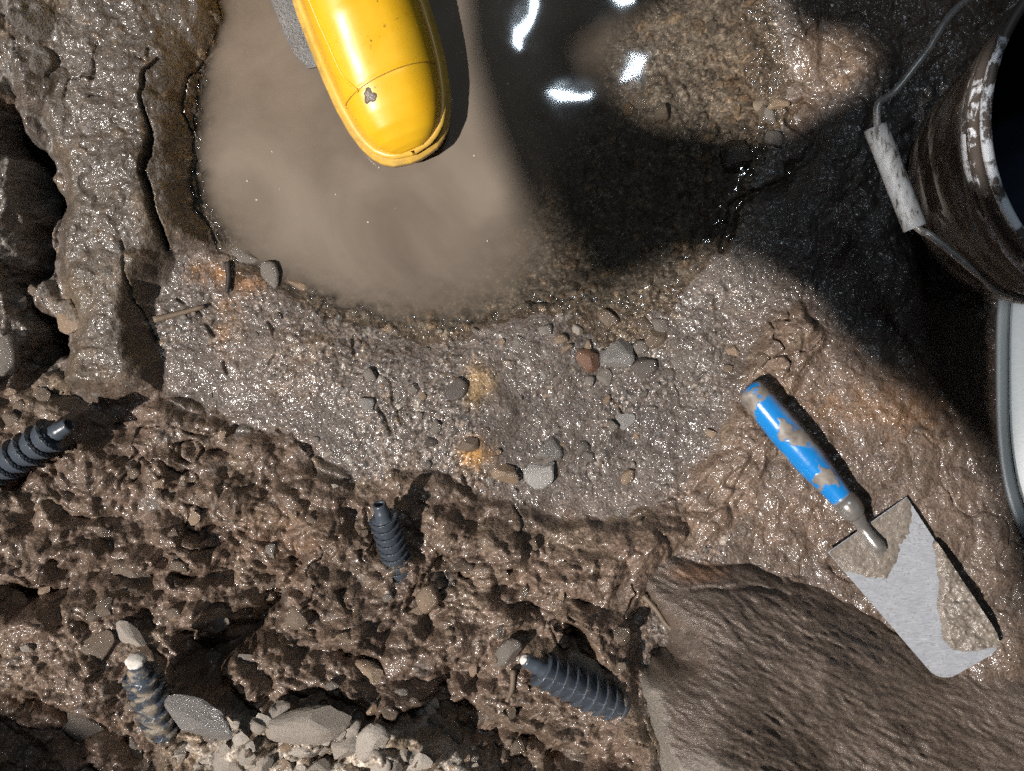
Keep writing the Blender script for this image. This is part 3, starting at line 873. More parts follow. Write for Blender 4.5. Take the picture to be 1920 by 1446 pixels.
# pebbles bedded in the earth: pieces of the ground
PEB = [(730, 615, 8, 11, 'st_tan'), (823, 622, 7, 7, 'st_pale'), (893, 625, 8, 6, 'st_grey'), (943, 640, 7, 7, 'st_tan'), (974, 645, 12, 11, 'st_grey'), (1025, 618, 14, 13, 'st_grey'), (1062, 652, 11, 7, 'st_tan'),
       (1103, 652, 7, 11, 'st_tan'), (1082, 622, 9, 8, 'st_pale'), (1204, 650, 17, 15, 'st_grey'), (1186, 683, 8, 6, 'st_tan'), (1143, 600, 21, 17, 'st_brown'), (1208, 606, 19, 15, 'st_brown'), (1240, 608, 15, 12, 'st_grey'), (1232, 640, 17, 16, 'st_brown'),
       (1106, 712, 12, 11, 'st_grey'), (1134, 708, 12, 12, 'st_grey'), (695, 706, 15, 13, 'st_grey'), (850, 709, 6, 5, 'st_tan'), (795, 743, 6, 6, 'st_tan'), (776, 731, 8, 8, 'st_grey'), (788, 777, 7, 9, 'st_grey'), (836, 703, 6, 5, 'st_brown'),
       (692, 757, 15, 16, 'st_flint'), (807, 828, 12, 11, 'st_dark'), (820, 800, 10, 10, 'st_grey'), (1106, 858, 11, 9, 'st_dark'), (1180, 893, 13, 18, 'st_tan'), (1168, 790, 19, 12, 'st_flint'), (1150, 800, 12, 12, 'st_grey'), (1028, 862, 11, 9, 'st_grey'),
       (800, 870, 9, 7, 'st_dark'), (880, 838, 15, 13, 'st_brown'), (1210, 738, 7, 10, 'st_dark'), (1270, 680, 9, 9, 'st_grey'), (1428, 193, 13, 8, 'st_pale'), (1462, 193, 17, 13, 'st_tan'), (1397, 183, 9, 7, 'st_tan'), (1440, 218, 19, 13, 'st_grey'), (1456, 262, 22, 17, 'st_grey'),
       (1205, 190, 14, 13, 'st_grey'), (1242, 215, 16, 18, 'st_grey'), (1225, 150, 16, 12, 'st_grey'), (1180, 205, 11, 10, 'st_tan'), (1377, 661, 10, 10, 'st_tan'), (1368, 692, 11, 10, 'st_brown'), (1448, 690, 9, 13, 'st_tan'), (1335, 813, 11, 9, 'st_tan'), (1428, 672, 12, 14, 'st_brown'),
       (1052, 1122, 6, 17, 'st_tan'), (945, 1232, 14, 30, 'st_grey'), (50, 1217, 14, 9, 'st_pale'), (178, 1216, 34, 20, 'st_brown'), (250, 1195, 28, 12, 'st_pale'), (258, 1222, 34, 16, 'st_tan'), (165, 1362, 40, 22, 'st_grey'), (690, 1270, 24, 20, 'st_tan'), (340, 1062, 20, 11, 'st_brown'),
       (770, 1332, 16, 19, 'st_pale'), (808, 1338, 22, 9, 'st_pale'), (520, 1332, 24, 16, 'st_pale'), (650, 1398, 18, 30, 'st_pale'), (690, 1398, 20, 32, 'st_pale'), (446, 1358, 26, 10, 'st_pale'), (455, 1390, 18, 12, 'st_pale'), (440, 1430, 26, 20, 'st_pale'), (810, 1315, 16, 9, 'st_pale'),
       (490, 1430, 20, 22, 'st_pale'), (560, 1410, 26, 14, 'st_pale'), (850, 1375, 32, 16, 'st_brown'), (470, 1240, 22, 12, 'st_grey'), (1000, 1025, 12, 15, 'st_brown'), (870, 1060, 17, 14, 'st_brown'), (755, 1300, 12, 11, 'st_grey'), (30, 570, 15, 18, 'st_grey'), (15, 665, 28, 48, 'st_grey'),
       (130, 605, 22, 16, 'st_tan'), (65, 545, 11, 12, 'st_brown'), (650, 1195, 15, 12, 'st_tan'), (560, 1160, 22, 16, 'st_brown'), (245, 1080, 26, 20, 'st_brown'), (330, 1150, 18, 13, 'st_brown'), (410, 1170, 16, 12, 'st_grey'), (505, 1115, 16, 13, 'st_brown'), (600, 1440, 22, 18, 'st_pale'),
       (1102, 1255, 24, 34, 'st_grey'), (1160, 1200, 20, 15, 'st_brown'), (730, 1120, 13, 10, 'st_grey'), (780, 1150, 16, 9, 'st_tan'), (300, 905, 14, 9, 'st_tan'), (615, 850, 9, 6, 'st_pale'), (626, 912, 8, 5, 'st_pale'), (130, 830, 14, 11, 'st_brown'), (40, 760, 15, 13, 'st_brown'), (75, 745, 14, 16, 'st_brown')]
npeb = 0
for i, (x, y, a, b, mt) in enumerate(PEB):
    add_stone('pebble', x, y, a, b, random.uniform(-50, 50), mt, i % 2 == 0 or mt == 'st_pale', .6, .27, ground, i); npeb += 1
g = np.random.default_rng(5)
while npeb < 300:
    x = g.uniform(0, 1920); y = g.uniform(560, 1446)
    if npeb < 190: x = g.uniform(330, 960); y = g.uniform(1320, 1446)
    p = P(x, y, float(macro(np.array([x], np.float32), np.array([y], np.float32))[0]))
    ci = int((p.x - fx_[0]) / STEP); cj = int((p.y - fy_[0]) / STEP)
    if not (0 <= ci < nfx and 0 <= cj < nfy): continue
    if mm['grav'][cj, ci] > .5: mts, rr = ['st_pale', 'st_pale', 'st_tan', 'st_grey'], (8, 22)
    elif mm['slope'][cj, ci] > .6: mts, rr = ['st_brown', 'st_brown', 'st_brown', 'st_tan', 'st_grey'], (6, 17)
    elif mm['beach'][cj, ci] > .7: mts, rr = ['st_grey', 'st_grey', 'st_dark', 'st_tan', 'st_brown'], (5, 9)
    else: continue
    if x > 1180 and y > 1000: continue
    r = g.uniform(*rr) * g.uniform(.7, 1)
    add_stone('pebble', x, y, r, r * g.uniform(.6, .95), g.uniform(0, 180), mts[int(g.integers(len(mts)))], g.random() < (.8 if mts[0] == 'st_pale' else .45), g.uniform(.5, .8), g.uniform(.2, .4), ground, int(g.integers(6))); npeb += 1

# ================================================================== SPIRAL PLUGS
def mat_plastic(name, mud):
    m = NT(name)
    co = m.coord('Object')
    ns = m.noise(70, 5, .65, co); n2 = m.noise(400, 3, .6, co)
    c = m.mix(m.ramp(ns.outputs[0], [(mud - .04, (1, 1, 1)), (mud + .05, (0, 0, 0))]), (.055, .066, .082), (.26, .215, .165))
    r = m.ramp(ns.outputs[0], [(mud - .04, (.6, .6, .6)), (mud + .05, (.3, .3, .3))])
    return m.set(Base_Color=c, Roughness=r, Normal=m.bump(n2.outputs[0], .12, .0008))


M['plug'] = mat_plastic('grey_plastic', .33)
M['plug_mud'] = mat_plastic('mud_smeared_plastic', .47)
M['plug_hole'] = mat_plain('tube_bore', (.01, .01, .011), .8)
M['plug_white'] = mat_plain('white_filler', (.72, .67, .6), .8, nscale=300)


def spiral_plug(label, tip, base, R, turns, mat, filled, tip_r, seed):
    root = empty('spiral_plug', base)
    tag(root, label, 'plug', 'grey plastic spiral plugs driven into the mud wall')
    ax_ = (tip - base); L = ax_.length
    root.rotation_euler = ax_.to_track_quat('Z', 'Y').to_euler()
    root.rotation_euler.rotate_axis('Z', seed * 1.7)
    # thread: a helical fin whose barbs point to the tip, on a slightly tapering core
    body_top = L * .80; seg = 56; na = int(turns * 22)
    vs = []; fs = []
    z0 = -.010
    for i in range(na + 1):
        zc = z0 + (body_top - z0) * i / na
        for k in range(seg):
            th = 2 * math.pi * k / seg
            f = ((zc - z0) / (body_top - z0) * turns - k / seg) % 1.0      # 0 just above a barb, 1 at the next barb's edge
            taper = 1 - .10 * sstep(.35, 0, (zc - z0) / (body_top - z0))
            rr = R * taper * (.66 + .38 * f ** 1.2)
            dz = .0035 * f ** 3
            if i == na: rr = tip_r * 1.0; dz = 0
            vs.append((rr * math.cos(th), rr * math.sin(th), zc + dz))
    for i in range(na):
        for k in range(seg):
            fs.append((i * seg + k, i * seg + (k + 1) % seg, (i + 1) * seg + (k + 1) % seg, (i + 1) * seg + k))
    th_o = link('thread', mesh_from('thread', vs, fs), M[mat], root)
    # neck: open tube with a bead
    prof = [(tip_r * 1.35, body_top - .001), (tip_r * 1.15, body_top + L * .05), (tip_r * 1.28, body_top + L * .075), (tip_r * 1.05, body_top + L * .10), (tip_r, L - .002), (tip_r * .97, L), (tip_r * .72, L), (tip_r * .68, L - .002), (tip_r * .66, L - .03)]
    vs = []; fs = []; sg = 28
    for (r, z) in prof:
        for k in range(sg): vs.append((r * math.cos(2 * math.pi * k / sg), r * math.sin(2 * math.pi * k / sg), z))
    for i in range(len(prof) - 1):
        for k in range(sg): fs.append((i * sg + k, i * sg + (k + 1) % sg, (i + 1) * sg + (k + 1) % sg, (i + 1) * sg + k))
    fs.append(tuple((len(prof) - 1) * sg + k for k in range(sg)))
    nk = link('neck', mesh_from('neck', vs, fs), M[mat], root)
    if filled:
        bm = bmesh.new(); bmesh.ops.create_icosphere(bm, subdivisions=3, radius=1)
        gg = np.random.default_rng(seed)
        for v in bm.verts:
            v.co *= 1 + .12 * math.sin(7 * v.co.x + seed) * math.sin(6 * v.co.y)
            v.co.x *= tip_r * filled; v.co.y *= tip_r * filled; v.co.z = v.co.z * tip_r * .5 + L + .001
        w = bpy.data.meshes.new('filler'); bm.to_mesh(w); bm.free(); w.polygons.foreach_set('use_smooth', [True] * len(w.polygons))
        f_ = link('filler', w, M['plug_white'], root); f_['label'] = 'white filler in the tip'
    return root


spiral_plug('grey spiral plug at the left edge, its hollow tip pointing right', P(130, 796, .098), P(-15, 886, .062), .0175, 6.2, 'plug', 0, .0068, 1)
spiral_plug('upright grey spiral plug with hollow tip below the gravel beach', P(711, 945, .090), P(751, 1074, .052), .0138, 9.0, 'plug', 0, .0062, 2)
spiral_plug('mud smeared spiral plug with white tip near the bottom left corner', P(256, 1240, .165), P(304, 1362, .118), .0172, 5.6, 'plug_mud', 1.08, .0085, 3)
spiral_plug('clean grey spiral plug with white tip lying left of the boulder', P(984, 1237, .118), P(1150, 1322, .088), .0170, 8.0, 'plug', .72, .0064, 4)

# ================================================================== TROWEL
def mat_handle():
    m = NT('worn_blue_plastic')
    co = m.coord('Object')
    ns = m.noise(36, 3, .5, co, .3); n2 = m.noise(260, 3, .6, co); n3 = m.noise(90, 3, .6, co)
    f = m.ramp(m.math('ADD', ns.outputs[0], m.math('MULTIPLY', m.math('SUBTRACT', n3.outputs[0], .5), .12)), [(.50, (0, 0, 0)), (.54, (1, 1, 1))])
    mudc = m.ramp(n3.outputs[0], [(.35, (.13, .105, .085)), (.65, (.25, .22, .19))])
    at = m.n('ShaderNodeAttribute', attribute_name='Col')
    f2 = m.math('MAXIMUM', f, at.outputs['Alpha'])
    c = m.mix(f2, m.mix(n3.outputs[0], (.006, .15, .45), (.012, .22, .56)), mudc)
    r = m.math('ADD', m.math('MULTIPLY', f2, .25), .27)
    nb = m.bump(f2, .5, .0006); nb = m.bump(n2.outputs[0], .25, .0005, nb)
    return m.set(Base_Color=c, Roughness=r, Normal=nb)


trowel = empty('trowel', on_ground(1600, 960))
tag(trowel, 'blue handled trowel with a muddy steel blade lying by the boulder', 'trowel')
inv = Matrix.Translation(-trowel.location)


def tlink(name, vs, fs, mat, parent=trowel, smooth=True):
    vs = [Vector(v) - trowel.location for v in vs]
    o = link(name, mesh_from(name, vs, fs, smooth), mat)
    o.parent = parent
    return o


hz0 = on_ground(1410, 745).z; hz1 = on_ground(1590, 950).z
A = P(1402, 724, hz0 + .015); B = P(1592, 950, hz1 + .017)
prof = [(0, .006), (.012, .0145), (.03, .0165), (.08, .0175), (.2, .0185), (.35, .0195), (.5, .0195), (.62, .0188), (.75, .0165), (.86, .0142), (.93, .0132), (.97, .0136), (1.0, .0118)]
pts = []; rs = []
for t in np.linspace(0, 1, 60):
    r = .82 * float(np.interp(t, [q[0] for q in prof], [q[1] for q in prof]))
    pts.append(A.lerp(B, t)); rs.append(r)
vs, fs = tube(pts, rs, 36)
ho = tlink('handle', vs, fs, mat_handle())
acol = np.zeros((len(vs), 4), np.float32)
for i in range(60):
    t = i / 59
    acol[i * 36:(i + 1) * 36, 3] = max(0, 1 - abs(t - .03) / .05) * .0 + (1 if t > .93 else 0)
# side of the handle that lies in the mud stays smeared
for k, v in enumerate(vs):
    d = (v - A).dot(Vector((.75, .66, 0)).normalized()) - (v - A).dot((B - A).normalized()) * Vector((.75, .66, 0)).normalized().dot((B - A).normalized())
    acol[k, 3] = max(acol[k, 3], float(np.clip((d - .005) / .006, 0, 1)) * .85)
set_col(ho.data, acol)
# hang hole dimple at the end of the handle
dr = (B - A).normalized(); side = dr.cross(Vector((0, 0, 1))).normalized(); upv = side.cross(dr).normalized()
ce = A + dr * .013 + upv * .0132
ring = [ce + dr * (.0085 * math.cos(a)) + side * (.0085 * math.sin(a)) - upv * (.004 * abs(math.sin(a)) ** 2) for a in np.linspace(0, 2 * math.pi, 25)]
vs, fs = tube(ring, .0011, 8, False)
M['mud_film'] = mat_plain('drying_mud', (.19, .16, .13), .45, nscale=200, bump=.5)
tlink('hole_rim', vs, fs, M['mud_film'], ho)
disc = [ce - upv * .0006] + ring[:-1]
tlink('hole_plug', disc, [(0, k + 1, (k + 1) % 24 + 1) for k in range(24)], M['mud_film'], ho)


def mat_steel():
    m = NT('scratched_steel')
    co = m.coord('Object', (1, 9, 1), (0, 0, R_(-34)))
    sc = m.noise(110, 4, .75, co); cl = m.noise(13, 3, .6); md = m.noise(60, 5, .7)
    c = m.ramp(cl.outputs[0], [(.3, (.36, .375, .41)), (.7, (.46, .475, .51))])
    c = m.mix(1.0, c, m.ramp(sc.outputs[0], [(.35, (.86, .86, .86)), (.7, (1.12, 1.12, 1.12))]), 'MULTIPLY')
    film = m.ramp(m.math('ADD', md.outputs[0], m.math('MULTIPLY', cl.outputs[0], .3)), [(.70, (0, 0, 0)), (.80, (1, 1, 1))])
    c = m.mix(m.math('MULTIPLY', film, .6), c, (.21, .18, .15))
    r = m.ramp(sc.outputs[0], [(.3, (.28, .28, .28)), (.7, (.5, .5, .5))])
    return m.set(Base_Color=c, Roughness=r, Metallic=.3, Normal=m.bump(sc.outputs[0], .14, .0008))


M['steel'] = mat_steel()
M['tang'] = mat_plain('muddy_steel', (.30, .28, .26), .25, .6, 120)
# blade: rounded sheet with a little thickness
q0, q1, q2, q3 = (P(1552, 1036, .047), P(1700, 932, .046), P(1884, 1214, .049), P(1764, 1282, .05))
_nv = (q1 - q0).cross(q2 - q0)
for _ in range(12): q3 = P(1764, 1282, q0.z - (_nv.x * (q3.x - q0.x) + _nv.y * (q3.y - q0.y)) / _nv.z)


def blade_pt(u, v, dz=0.0):
    p = q0.lerp(q1, u).lerp(q3.lerp(q2, u), v)
    return p + Vector((0, 0, dz))


def outline():
    pts = []
    for a in np.linspace(0, 1, 12)[:-1]: pts.append((a, 0))
    for a in np.linspace(0, .86, 20): pts.append((1, a))
    for t in np.linspace(0, math.pi / 2, 10)[1:]: pts.append((1 - .24 + .24 * math.cos(t), .90 + .10 * math.sin(t)))
    for a in np.linspace(.76, .24, 10)[1:]: pts.append((a, 1))
    for t in np.linspace(math.pi / 2, math.pi, 10)[1:]: pts.append((.24 + .24 * math.cos(t), .90 + .10 * math.sin(t)))
    for a in np.linspace(.86, .02, 20): pts.append((0, a))
    return pts


ol = outline(); n = len(ol)
vs = [blade_pt(u, v) for u, v in ol] + [blade_pt(u, v, -.0018) for u, v in ol]
fs = [tuple(range(n))[::-1], tuple(range(n, 2 * n))] + [(k, (k + 1) % n, n + (k + 1) % n, n + k) for k in range(n)]
bl = tlink('blade', vs, fs, M['steel'], trowel, False)
# tang from handle into blade
root_pt = blade_pt(.44, .10, .004)
tp = smooth_path([B - dr * .006, B + dr * .012 - Vector((0, 0, .002)), B.lerp(root_pt, .55) + Vector((0, 0, -.003)), root_pt, blade_pt(.46, .17, .002)], 8)
vs, fs = tube(tp, [float(np.interp(i / (len(tp) - 1), [0, .3, .6, .85, 1], [.0088, .0072, .006, .0075, .005])) for i in range(len(tp))], 20)
tlink('tang', vs, fs, M['tang'])


fp = [B - dr * .010, B - dr * .002, B + dr * .004, B + dr * .010, B + dr * .013]
vs, fs = tube(fp, [.0112, .0120, .0118, .0098, .0070], 28)
tlink('ferrule', vs, fs, M['tang'])


def mud_on_blade(name, fn, mat, seed, relief, base):
    nu, nv = 120, 240
    vs = []; hs = np.zeros((nv, nu))
    uu, vv = np.meshgrid(np.linspace(0.004, .996, nu), np.linspace(.004, .996, nv))
    w = fn(uu, vv)
    nz = fbm(uu * 300, vv * 600, 40, 4, seed) * .7 - .5 * ridged(uu * 300 * .5 + vv * 160, vv * 600, 46, 3, seed + 3) + .35
    h = np.clip(w, 0, 1) ** .5 * (base + relief * np.clip(nz + .6, 0, 2))
    # stay inside the rounded corners
    Q = np.zeros((nv, nu, 3))
    a = np.array(q0)[None, None] * (1 - uu)[..., None] + np.array(q1)[None, None] * uu[..., None]
    b = np.array(q3)[None, None] * (1 - uu)[..., None] + np.array(q2)[None, None] * uu[..., None]
    Q = a * (1 - vv)[..., None] + b * vv[..., None]
    Q[..., 2] += h - .0004
    Q -= np.array(trowel.location)
    cx = np.clip(np.abs(uu - .5) - .26, 0, 1) / .24; cy = np.clip(vv - .90, 0, 1) / .10
    inside = (cx ** 2 + cy ** 2 < .97) | (vv < .90)
    kv = (w > 0) & inside
    keep = kv[:-1, :-1] & kv[1:, :-1] & kv[:-1, 1:] & kv[1:, 1:]
    me, used = grid_mesh(name, Q[..., 0], Q[..., 1], Q[..., 2], keep)
    return link(name, me, mat, trowel)


M['clay'] = mat_plain('wet_clay', (.20, .168, .14), .26, nscale=260, var=.35, bump=.6)


def w_top(u, v):
    e = np.interp(u, [0, .15, .3, .5, .65, .8, .9, 1], [.13, .25, .31, .27, .21, .18, .13, .05]) + .035 * fbm(u * 300, v * 500, 60, 4, 1) + .02 * fbm(u * 300, v * 500, 12, 3, 5)
    return np.clip((e - v) / .07, -1, 1)


def w_side(u, v):
    e = np.interp(v, [0, .26, .30, .42, .52, .58, .70, .77, .84, .90, .95, 1], [1.1, 1.05, .95, .85, .72, .62, .47, .40, .40, .50, .75, 1.05])
    e = e + .03 * fbm(u * 300, v * 500, 45, 4, 2) + .02 * fbm(u * 300, v * 500, 14, 3, 4)
    return np.clip((u - e) / .08, -1, 1)


mud_on_blade('mud_cake', w_top, M['clay'], 3, .0012, .0008)
mud_on_blade('mud_lump', w_side, M['clay'], 6, .0045, .0035)

# ================================================================== BUCKET
def lathe(prof, seg=96):
    vs = []; fs = []
    for (r, z) in prof:
        for k in range(seg): vs.append((r * math.cos(2 * math.pi * k / seg), r * math.sin(2 * math.pi * k / seg), z))
    for i in range(len(prof) - 1):
        for k in range(seg): fs.append((i * seg + k, i * seg + (k + 1) % seg, (i + 1) * seg + (k + 1) % seg, (i + 1) * seg + k))
    return vs, fs


def mat_bucket(name, paint, dirt, lo, hi):
    m = NT(name)
    tc = m.n('ShaderNodeTexCoord'); sp = m.n('ShaderNodeSeparateXYZ'); m.l(tc.outputs['Object'], sp.inputs[0])
    ang = m.math('ARCTAN2', sp.outputs[1], sp.outputs[0])
    cb = m.n('ShaderNodeCombineXYZ'); m.l(m.math('MULTIPLY', ang, .55), cb.inputs[0]); m.l(m.math('MULTIPLY', sp.outputs[2], 10.0), cb.inputs[1])
    st = m.noise(3.0, 6, .68, cb.outputs[0], .3)
    sp2 = m.noise(120, 4, .7, tc.outputs['Object'])
    f = m.math('ADD', st.outputs[0], m.math('MULTIPLY', m.math('SUBTRACT', sp2.outputs[0], .5), .25))
    k = m.ramp(f, [(lo, (1, 1, 1)), (hi, (0, 0, 0))])
    dc = m.mix(st.outputs[0], tuple(x * .6 for x in dirt), tuple(x * 1.5 for x in dirt))
    c = m.mix(k, paint, dc)
    return m.set(Base_Color=c, Roughness=m.math('ADD', m.math('MULTIPLY', k, .25), .3), Normal=m.bump(f, .3, .002))


M['bucket'] = mat_bucket('mud_streaked_bucket', (.42, .40, .37), (.10, .075, .058), .48, .55)
M['bucket_rim'] = mat_bucket('worn_white_enamel', (.74, .76, .80), (.07, .055, .045), .52, .57)
M['bucket_in'] = mat_plain('dark_blue_lining', (.012, .018, .032), .35)
M['wire'] = mat_plain('rusted_wire', (.36, .34, .32), .35, .3, 150)
def mat_grip():
    m = NT('worn_white_grip')
    co = m.coord('Object', (1, .35, 1), (0, 0, R_(22)))
    ns = m.noise(150, 4, .7, co)
    c = m.ramp(ns.outputs[0], [(.36, (.07, .06, .05)), (.44, (.34, .34, .34)), (.6, (.46, .47, .49))])
    return m.set(Base_Color=c, Roughness=.5, Normal=m.bump(ns.outputs[0], .3, .001))


M['grip'] = mat_grip()

BZ0 = .047
bc = Vector((.487, .192, BZ0))
bucket = empty('bucket', bc)
tag(bucket, 'mud streaked metal bucket with wire handle at the upper right edge', 'bucket')
H = .258
rb, rt = .116, .143


def wall_r(z): return rb + (rt - rb) * z / H


prof = [(.001, .004), (rb - .004, .004), (rb, 0), (rb + .001, .006)]
for z in np.linspace(.012, H - .062, 10): prof.append((wall_r(z), z))
vs, fs = lathe(prof)
link('body', mesh_from('body', vs, fs), M['bucket'], bucket)
prof = [(wall_r(H - .062), H - .062)]
for z in np.linspace(H - .060, H, 60):
    r = wall_r(z)
    for zb, wd, hh in ((H - .048, .006, .0045), (H - .026, .008, .006)):
        r += hh * math.exp(-((z - zb) / wd) ** 4)
    prof.append((r, z))
prof += [(rt + .0035, H + .001), (rt + .005, H + .004), (rt + .0035, H + .007), (rt, H + .008), (rt - .003, H + .006), (rt - .004, H + .001)]
vs, fs = lathe(prof)
link('rim', mesh_from('rim', vs, fs), M['bucket_rim'], bucket)
prof = [(rt - .004, H + .001)] + [(wall_r(z) - .0035, z) for z in np.linspace(H - .01, .01, 10)] + [(.001, .008)]
vs, fs = lathe(prof)
link('lining', mesh_from('lining', vs, fs), M['bucket_in'], bucket)


def blink(name, vs, fs, mat, parent=bucket):
    o = link(name, mesh_from(name, [Vector(v) - bc for v in vs], fs), mat); o.parent = parent; return o


e1 = bc + Vector((-.052, .139, H - .03)); e2 = bc + Vector((.0, -.150, H - .03))
g0 = P(1641, 238, .20); g1 = P(1716, 428, .20)
wire1 = smooth_path([e1, P(1815, 0, .225), P(1737, 98, .21), P(1680, 170, .205), P(1650, 192, .20), P(1644, 212, .20), g0.lerp(g1, .08)], 8)
wire2 = smooth_path([g0.lerp(g1, .92), P(1726, 432, .20), P(1742, 440, .20), P(1786, 474, .21), P(1842, 520, .225), P(1900, 556, .24), e2], 8)
bail = empty('bail', (0, 0, 0)); bail.parent = bucket
vs, fs = tube(wire1, .0032, 12); blink('wire', vs, fs, M['wire'], bail)
vs, fs = tube(wire2, .0032, 12); blink('wire', vs, fs, M['wire'], bail)
vs = []; fs = []
gd = (g1 - g0).normalized()
gp = [g0, g0 + gd * .0005] + [g0.lerp(g1, t) for t in np.linspace(.02, .98, 20)] + [g1 - gd * .0005, g1]
vs, fs = tube(gp, [.0088] + [.0098] * (len(gp) - 2) + [.0095], 24)
go = link('grip', mesh_from('grip', [Vector(v) - g0 for v in vs], fs), M['grip'])
go.parent = bail; go.location = g0 - bc
for e in (e1, e2):
    d = (e - (bc + Vector((0, 0, H - .03)))).normalized()
    vs, fs = tube([e - d * .006, e + d * .004], .009, 16); blink('ear', vs, fs, M['wire'])

# ================================================================== TRAY under the bucket
def superel(cx, cy, hw, hh, nn, z, cnt=120):
    out = []
    for k in range(cnt):
        a = 2 * math.pi * k / cnt; c, s = math.cos(a), math.sin(a)
        out.append(P(cx + hw * math.copysign(abs(c) ** (2 / nn), c), cy + hh * math.copysign(abs(s) ** (2 / nn), s), z))
    return out


def mat_tray():
    m = NT('pale_plastic')
    co = m.coord('Object')
    ns = m.noise(16, 5, .6, co); n2 = m.noise(160, 4, .7, co)
    f = m.math('ADD', ns.outputs[0], m.math('MULTIPLY', n2.outputs[0], .35))
    c = m.ramp(f, [(.42, (.14, .115, .09)), (.5, (.12, .14, .152)), (.62, (.145, .17, .188))])
    return m.set(Base_Color=c, Roughness=.4, Normal=m.bump(n2.outputs[0], .1, .001))


TC = (2350, 700)
rings = [superel(*TC, w, w - 14, 3, z) for w, z in ((484, .010), (484, .040), (483, .045), (480, .047), (464, .047), (461, .045), (459.5, .036), (457.5, .036), (456, .044), (453, .0455), (300, .0455))]
nn = 120; vs = [v for r in rings for v in r]
fs = [(i * nn + k, i * nn + (k + 1) % nn, (i + 1) * nn + (k + 1) % nn, (i + 1) * nn + k) for i in range(len(rings) - 1) for k in range(nn)]
fs = [f[::-1] for f in fs] + [tuple((len(rings) - 1) * nn + k for k in range(nn))]
tr_c = P(*TC, .02)
to = link('tray', mesh_from('tray', [v - tr_c for v in vs], fs), mat_tray()); to.location = tr_c
tag(to, 'pale blue grey plastic tray under the bucket at the right edge', 'tray')

# ================================================================== CONCRETE BLOCK behind the boot
def mat_conc():
    m = NT('gritty_concrete')
    co = m.coord('Object')
    ns = m.noise(320, 4, .6, co); n2 = m.noise(30, 3, .6, co)
    c = m.ramp(n2.outputs[0], [(.3, (.16, .16, .165)), (.7, (.26, .26, .265))])
    return m.set(Base_Color=c, Roughness=.3, Normal=m.bump(ns.outputs[0], 1.0, .004), Coat_Weight=.8, Coat_Roughness=.12)


CB = [(400, -230), (506, -8), (522, 30), (540, 75), (556, 104), (580, 128), (604, 122), (640, 80), (690, -40), (720, -230)]
top = [P(a, b, .0075) for a, b in CB]; bot = [P(a, b, -.06) for a, b in CB]; mid = [P(a - 1.5, b + 2, .003) for a, b in CB]
n = len(CB); vs = top + mid + bot
fs = [tuple(range(n))] + [(k, n + k, n + (k + 1) % n, (k + 1) % n) for k in range(n)] + [(n + k, 2 * n + k, 2 * n + (k + 1) % n, n + (k + 1) % n) for k in range(n)]
cc = P(560, 0, -.06)
co_ = link('concrete_block', mesh_from('concrete_block', [v - cc for v in vs], fs, False), mat_conc()); co_.location = cc
tag(co_, 'gritty grey concrete block sticking out of the water behind the yellow boot', 'block')

# ================================================================== RUBBER BOOT
def mat_rubber(name, c, c2):
    m = NT(name)
    co = m.coord('Object')
    n1 = m.noise(22, 4, .6, co); n2 = m.noise(330, 3, .6, co); n3 = m.noise(150, 5, .75, co); n4 = m.noise(34, 3, .5, co)
    base = m.mix(m.ramp(n1.outputs[0], [(.35, (0, 0, 0)), (.7, (1, 1, 1))]), c, c2)
    specks = m.ramp(m.math('ADD', n3.outputs[0], m.math('MULTIPLY', n4.outputs[0], .35)), [(.835, (0, 0, 0)), (.875, (1, 1, 1))])
    scuff = m.ramp(n2.outputs[0], [(.62, (0, 0, 0)), (.78, (1, 1, 1))])
    col = m.mix(m.math('MULTIPLY', scuff, .25), base, (.30, .18, .03))
    col = m.mix(m.math('MULTIPLY', specks, .85), col, (.11, .075, .03))
    tc = m.n('ShaderNodeTexCoord'); sz = m.n('ShaderNodeSeparateXYZ'); m.l(tc.outputs['Object'], sz.inputs[0])
    low = m.math('SUBTRACT', m.math('ADD', m.math('MULTIPLY', m.math('SUBTRACT', .030, sz.outputs[2]), 40.0), n4.outputs[0]), .25, clamp=True)
    tide = m.ramp(m.math('MULTIPLY', low, n3.outputs[0]), [(.22, (0, 0, 0)), (.5, (1, 1, 1))])
    col = m.mix(m.math('MULTIPLY', tide, .55), col, (.22, .16, .07))
    r = m.ramp(n1.outputs[0], [(.3, (.27, .27, .27)), (.75, (.45, .45, .45))])
    return m.set(Base_Color=col, Roughness=r, Normal=m.bump(n2.outputs[0], .06, .0008), IOR=1.5)


M['yellow'] = mat_rubber('yellow_rubber', (.70, .385, .012), (.76, .44, .018))
M['sole'] = mat_rubber('yellow_sole_rubber', (.66, .38, .05), (.72, .46, .11))
M['mud_spot'] = mat_plain('mud_splash', (.16, .13, .10), .3, nscale=300, bump=.6)

SOLE_Z = .008
toe_w = P(788, 289, SOLE_Z + .012)
fw = Vector((.385, -.923, 0)).normalized()           # towards the toe
boot = empty('rubber_boot', (toe_w.x, toe_w.y, SOLE_Z), (0, 0, math.atan2(fw.y, fw.x)))
tag(boot, 'yellow rubber boot standing toe first in the muddy water', 'boot')
# local frame: x forward (toe at 0), y left of the wearer, z up
TX = [0, .003, .008, .016, .028, .045, .07, .10, .135, .17, .205, .24, .27, .288, .297]
WO = [.0, .0165, .0258, .0345, .0415, .0472, .0518, .0545, .056, .056, .053, .049, .044, .033, .0]    # sole half width
HU = [.026, .034, .040, .0465, .0525, .058, .063, .069, .078, .093, .115, .13, .13, .13, .13]     # height of the upper


def bend(x): return .010 * math.sin(min(x / .2, 1) * math.pi * .5) - .006       # soles curve inwards


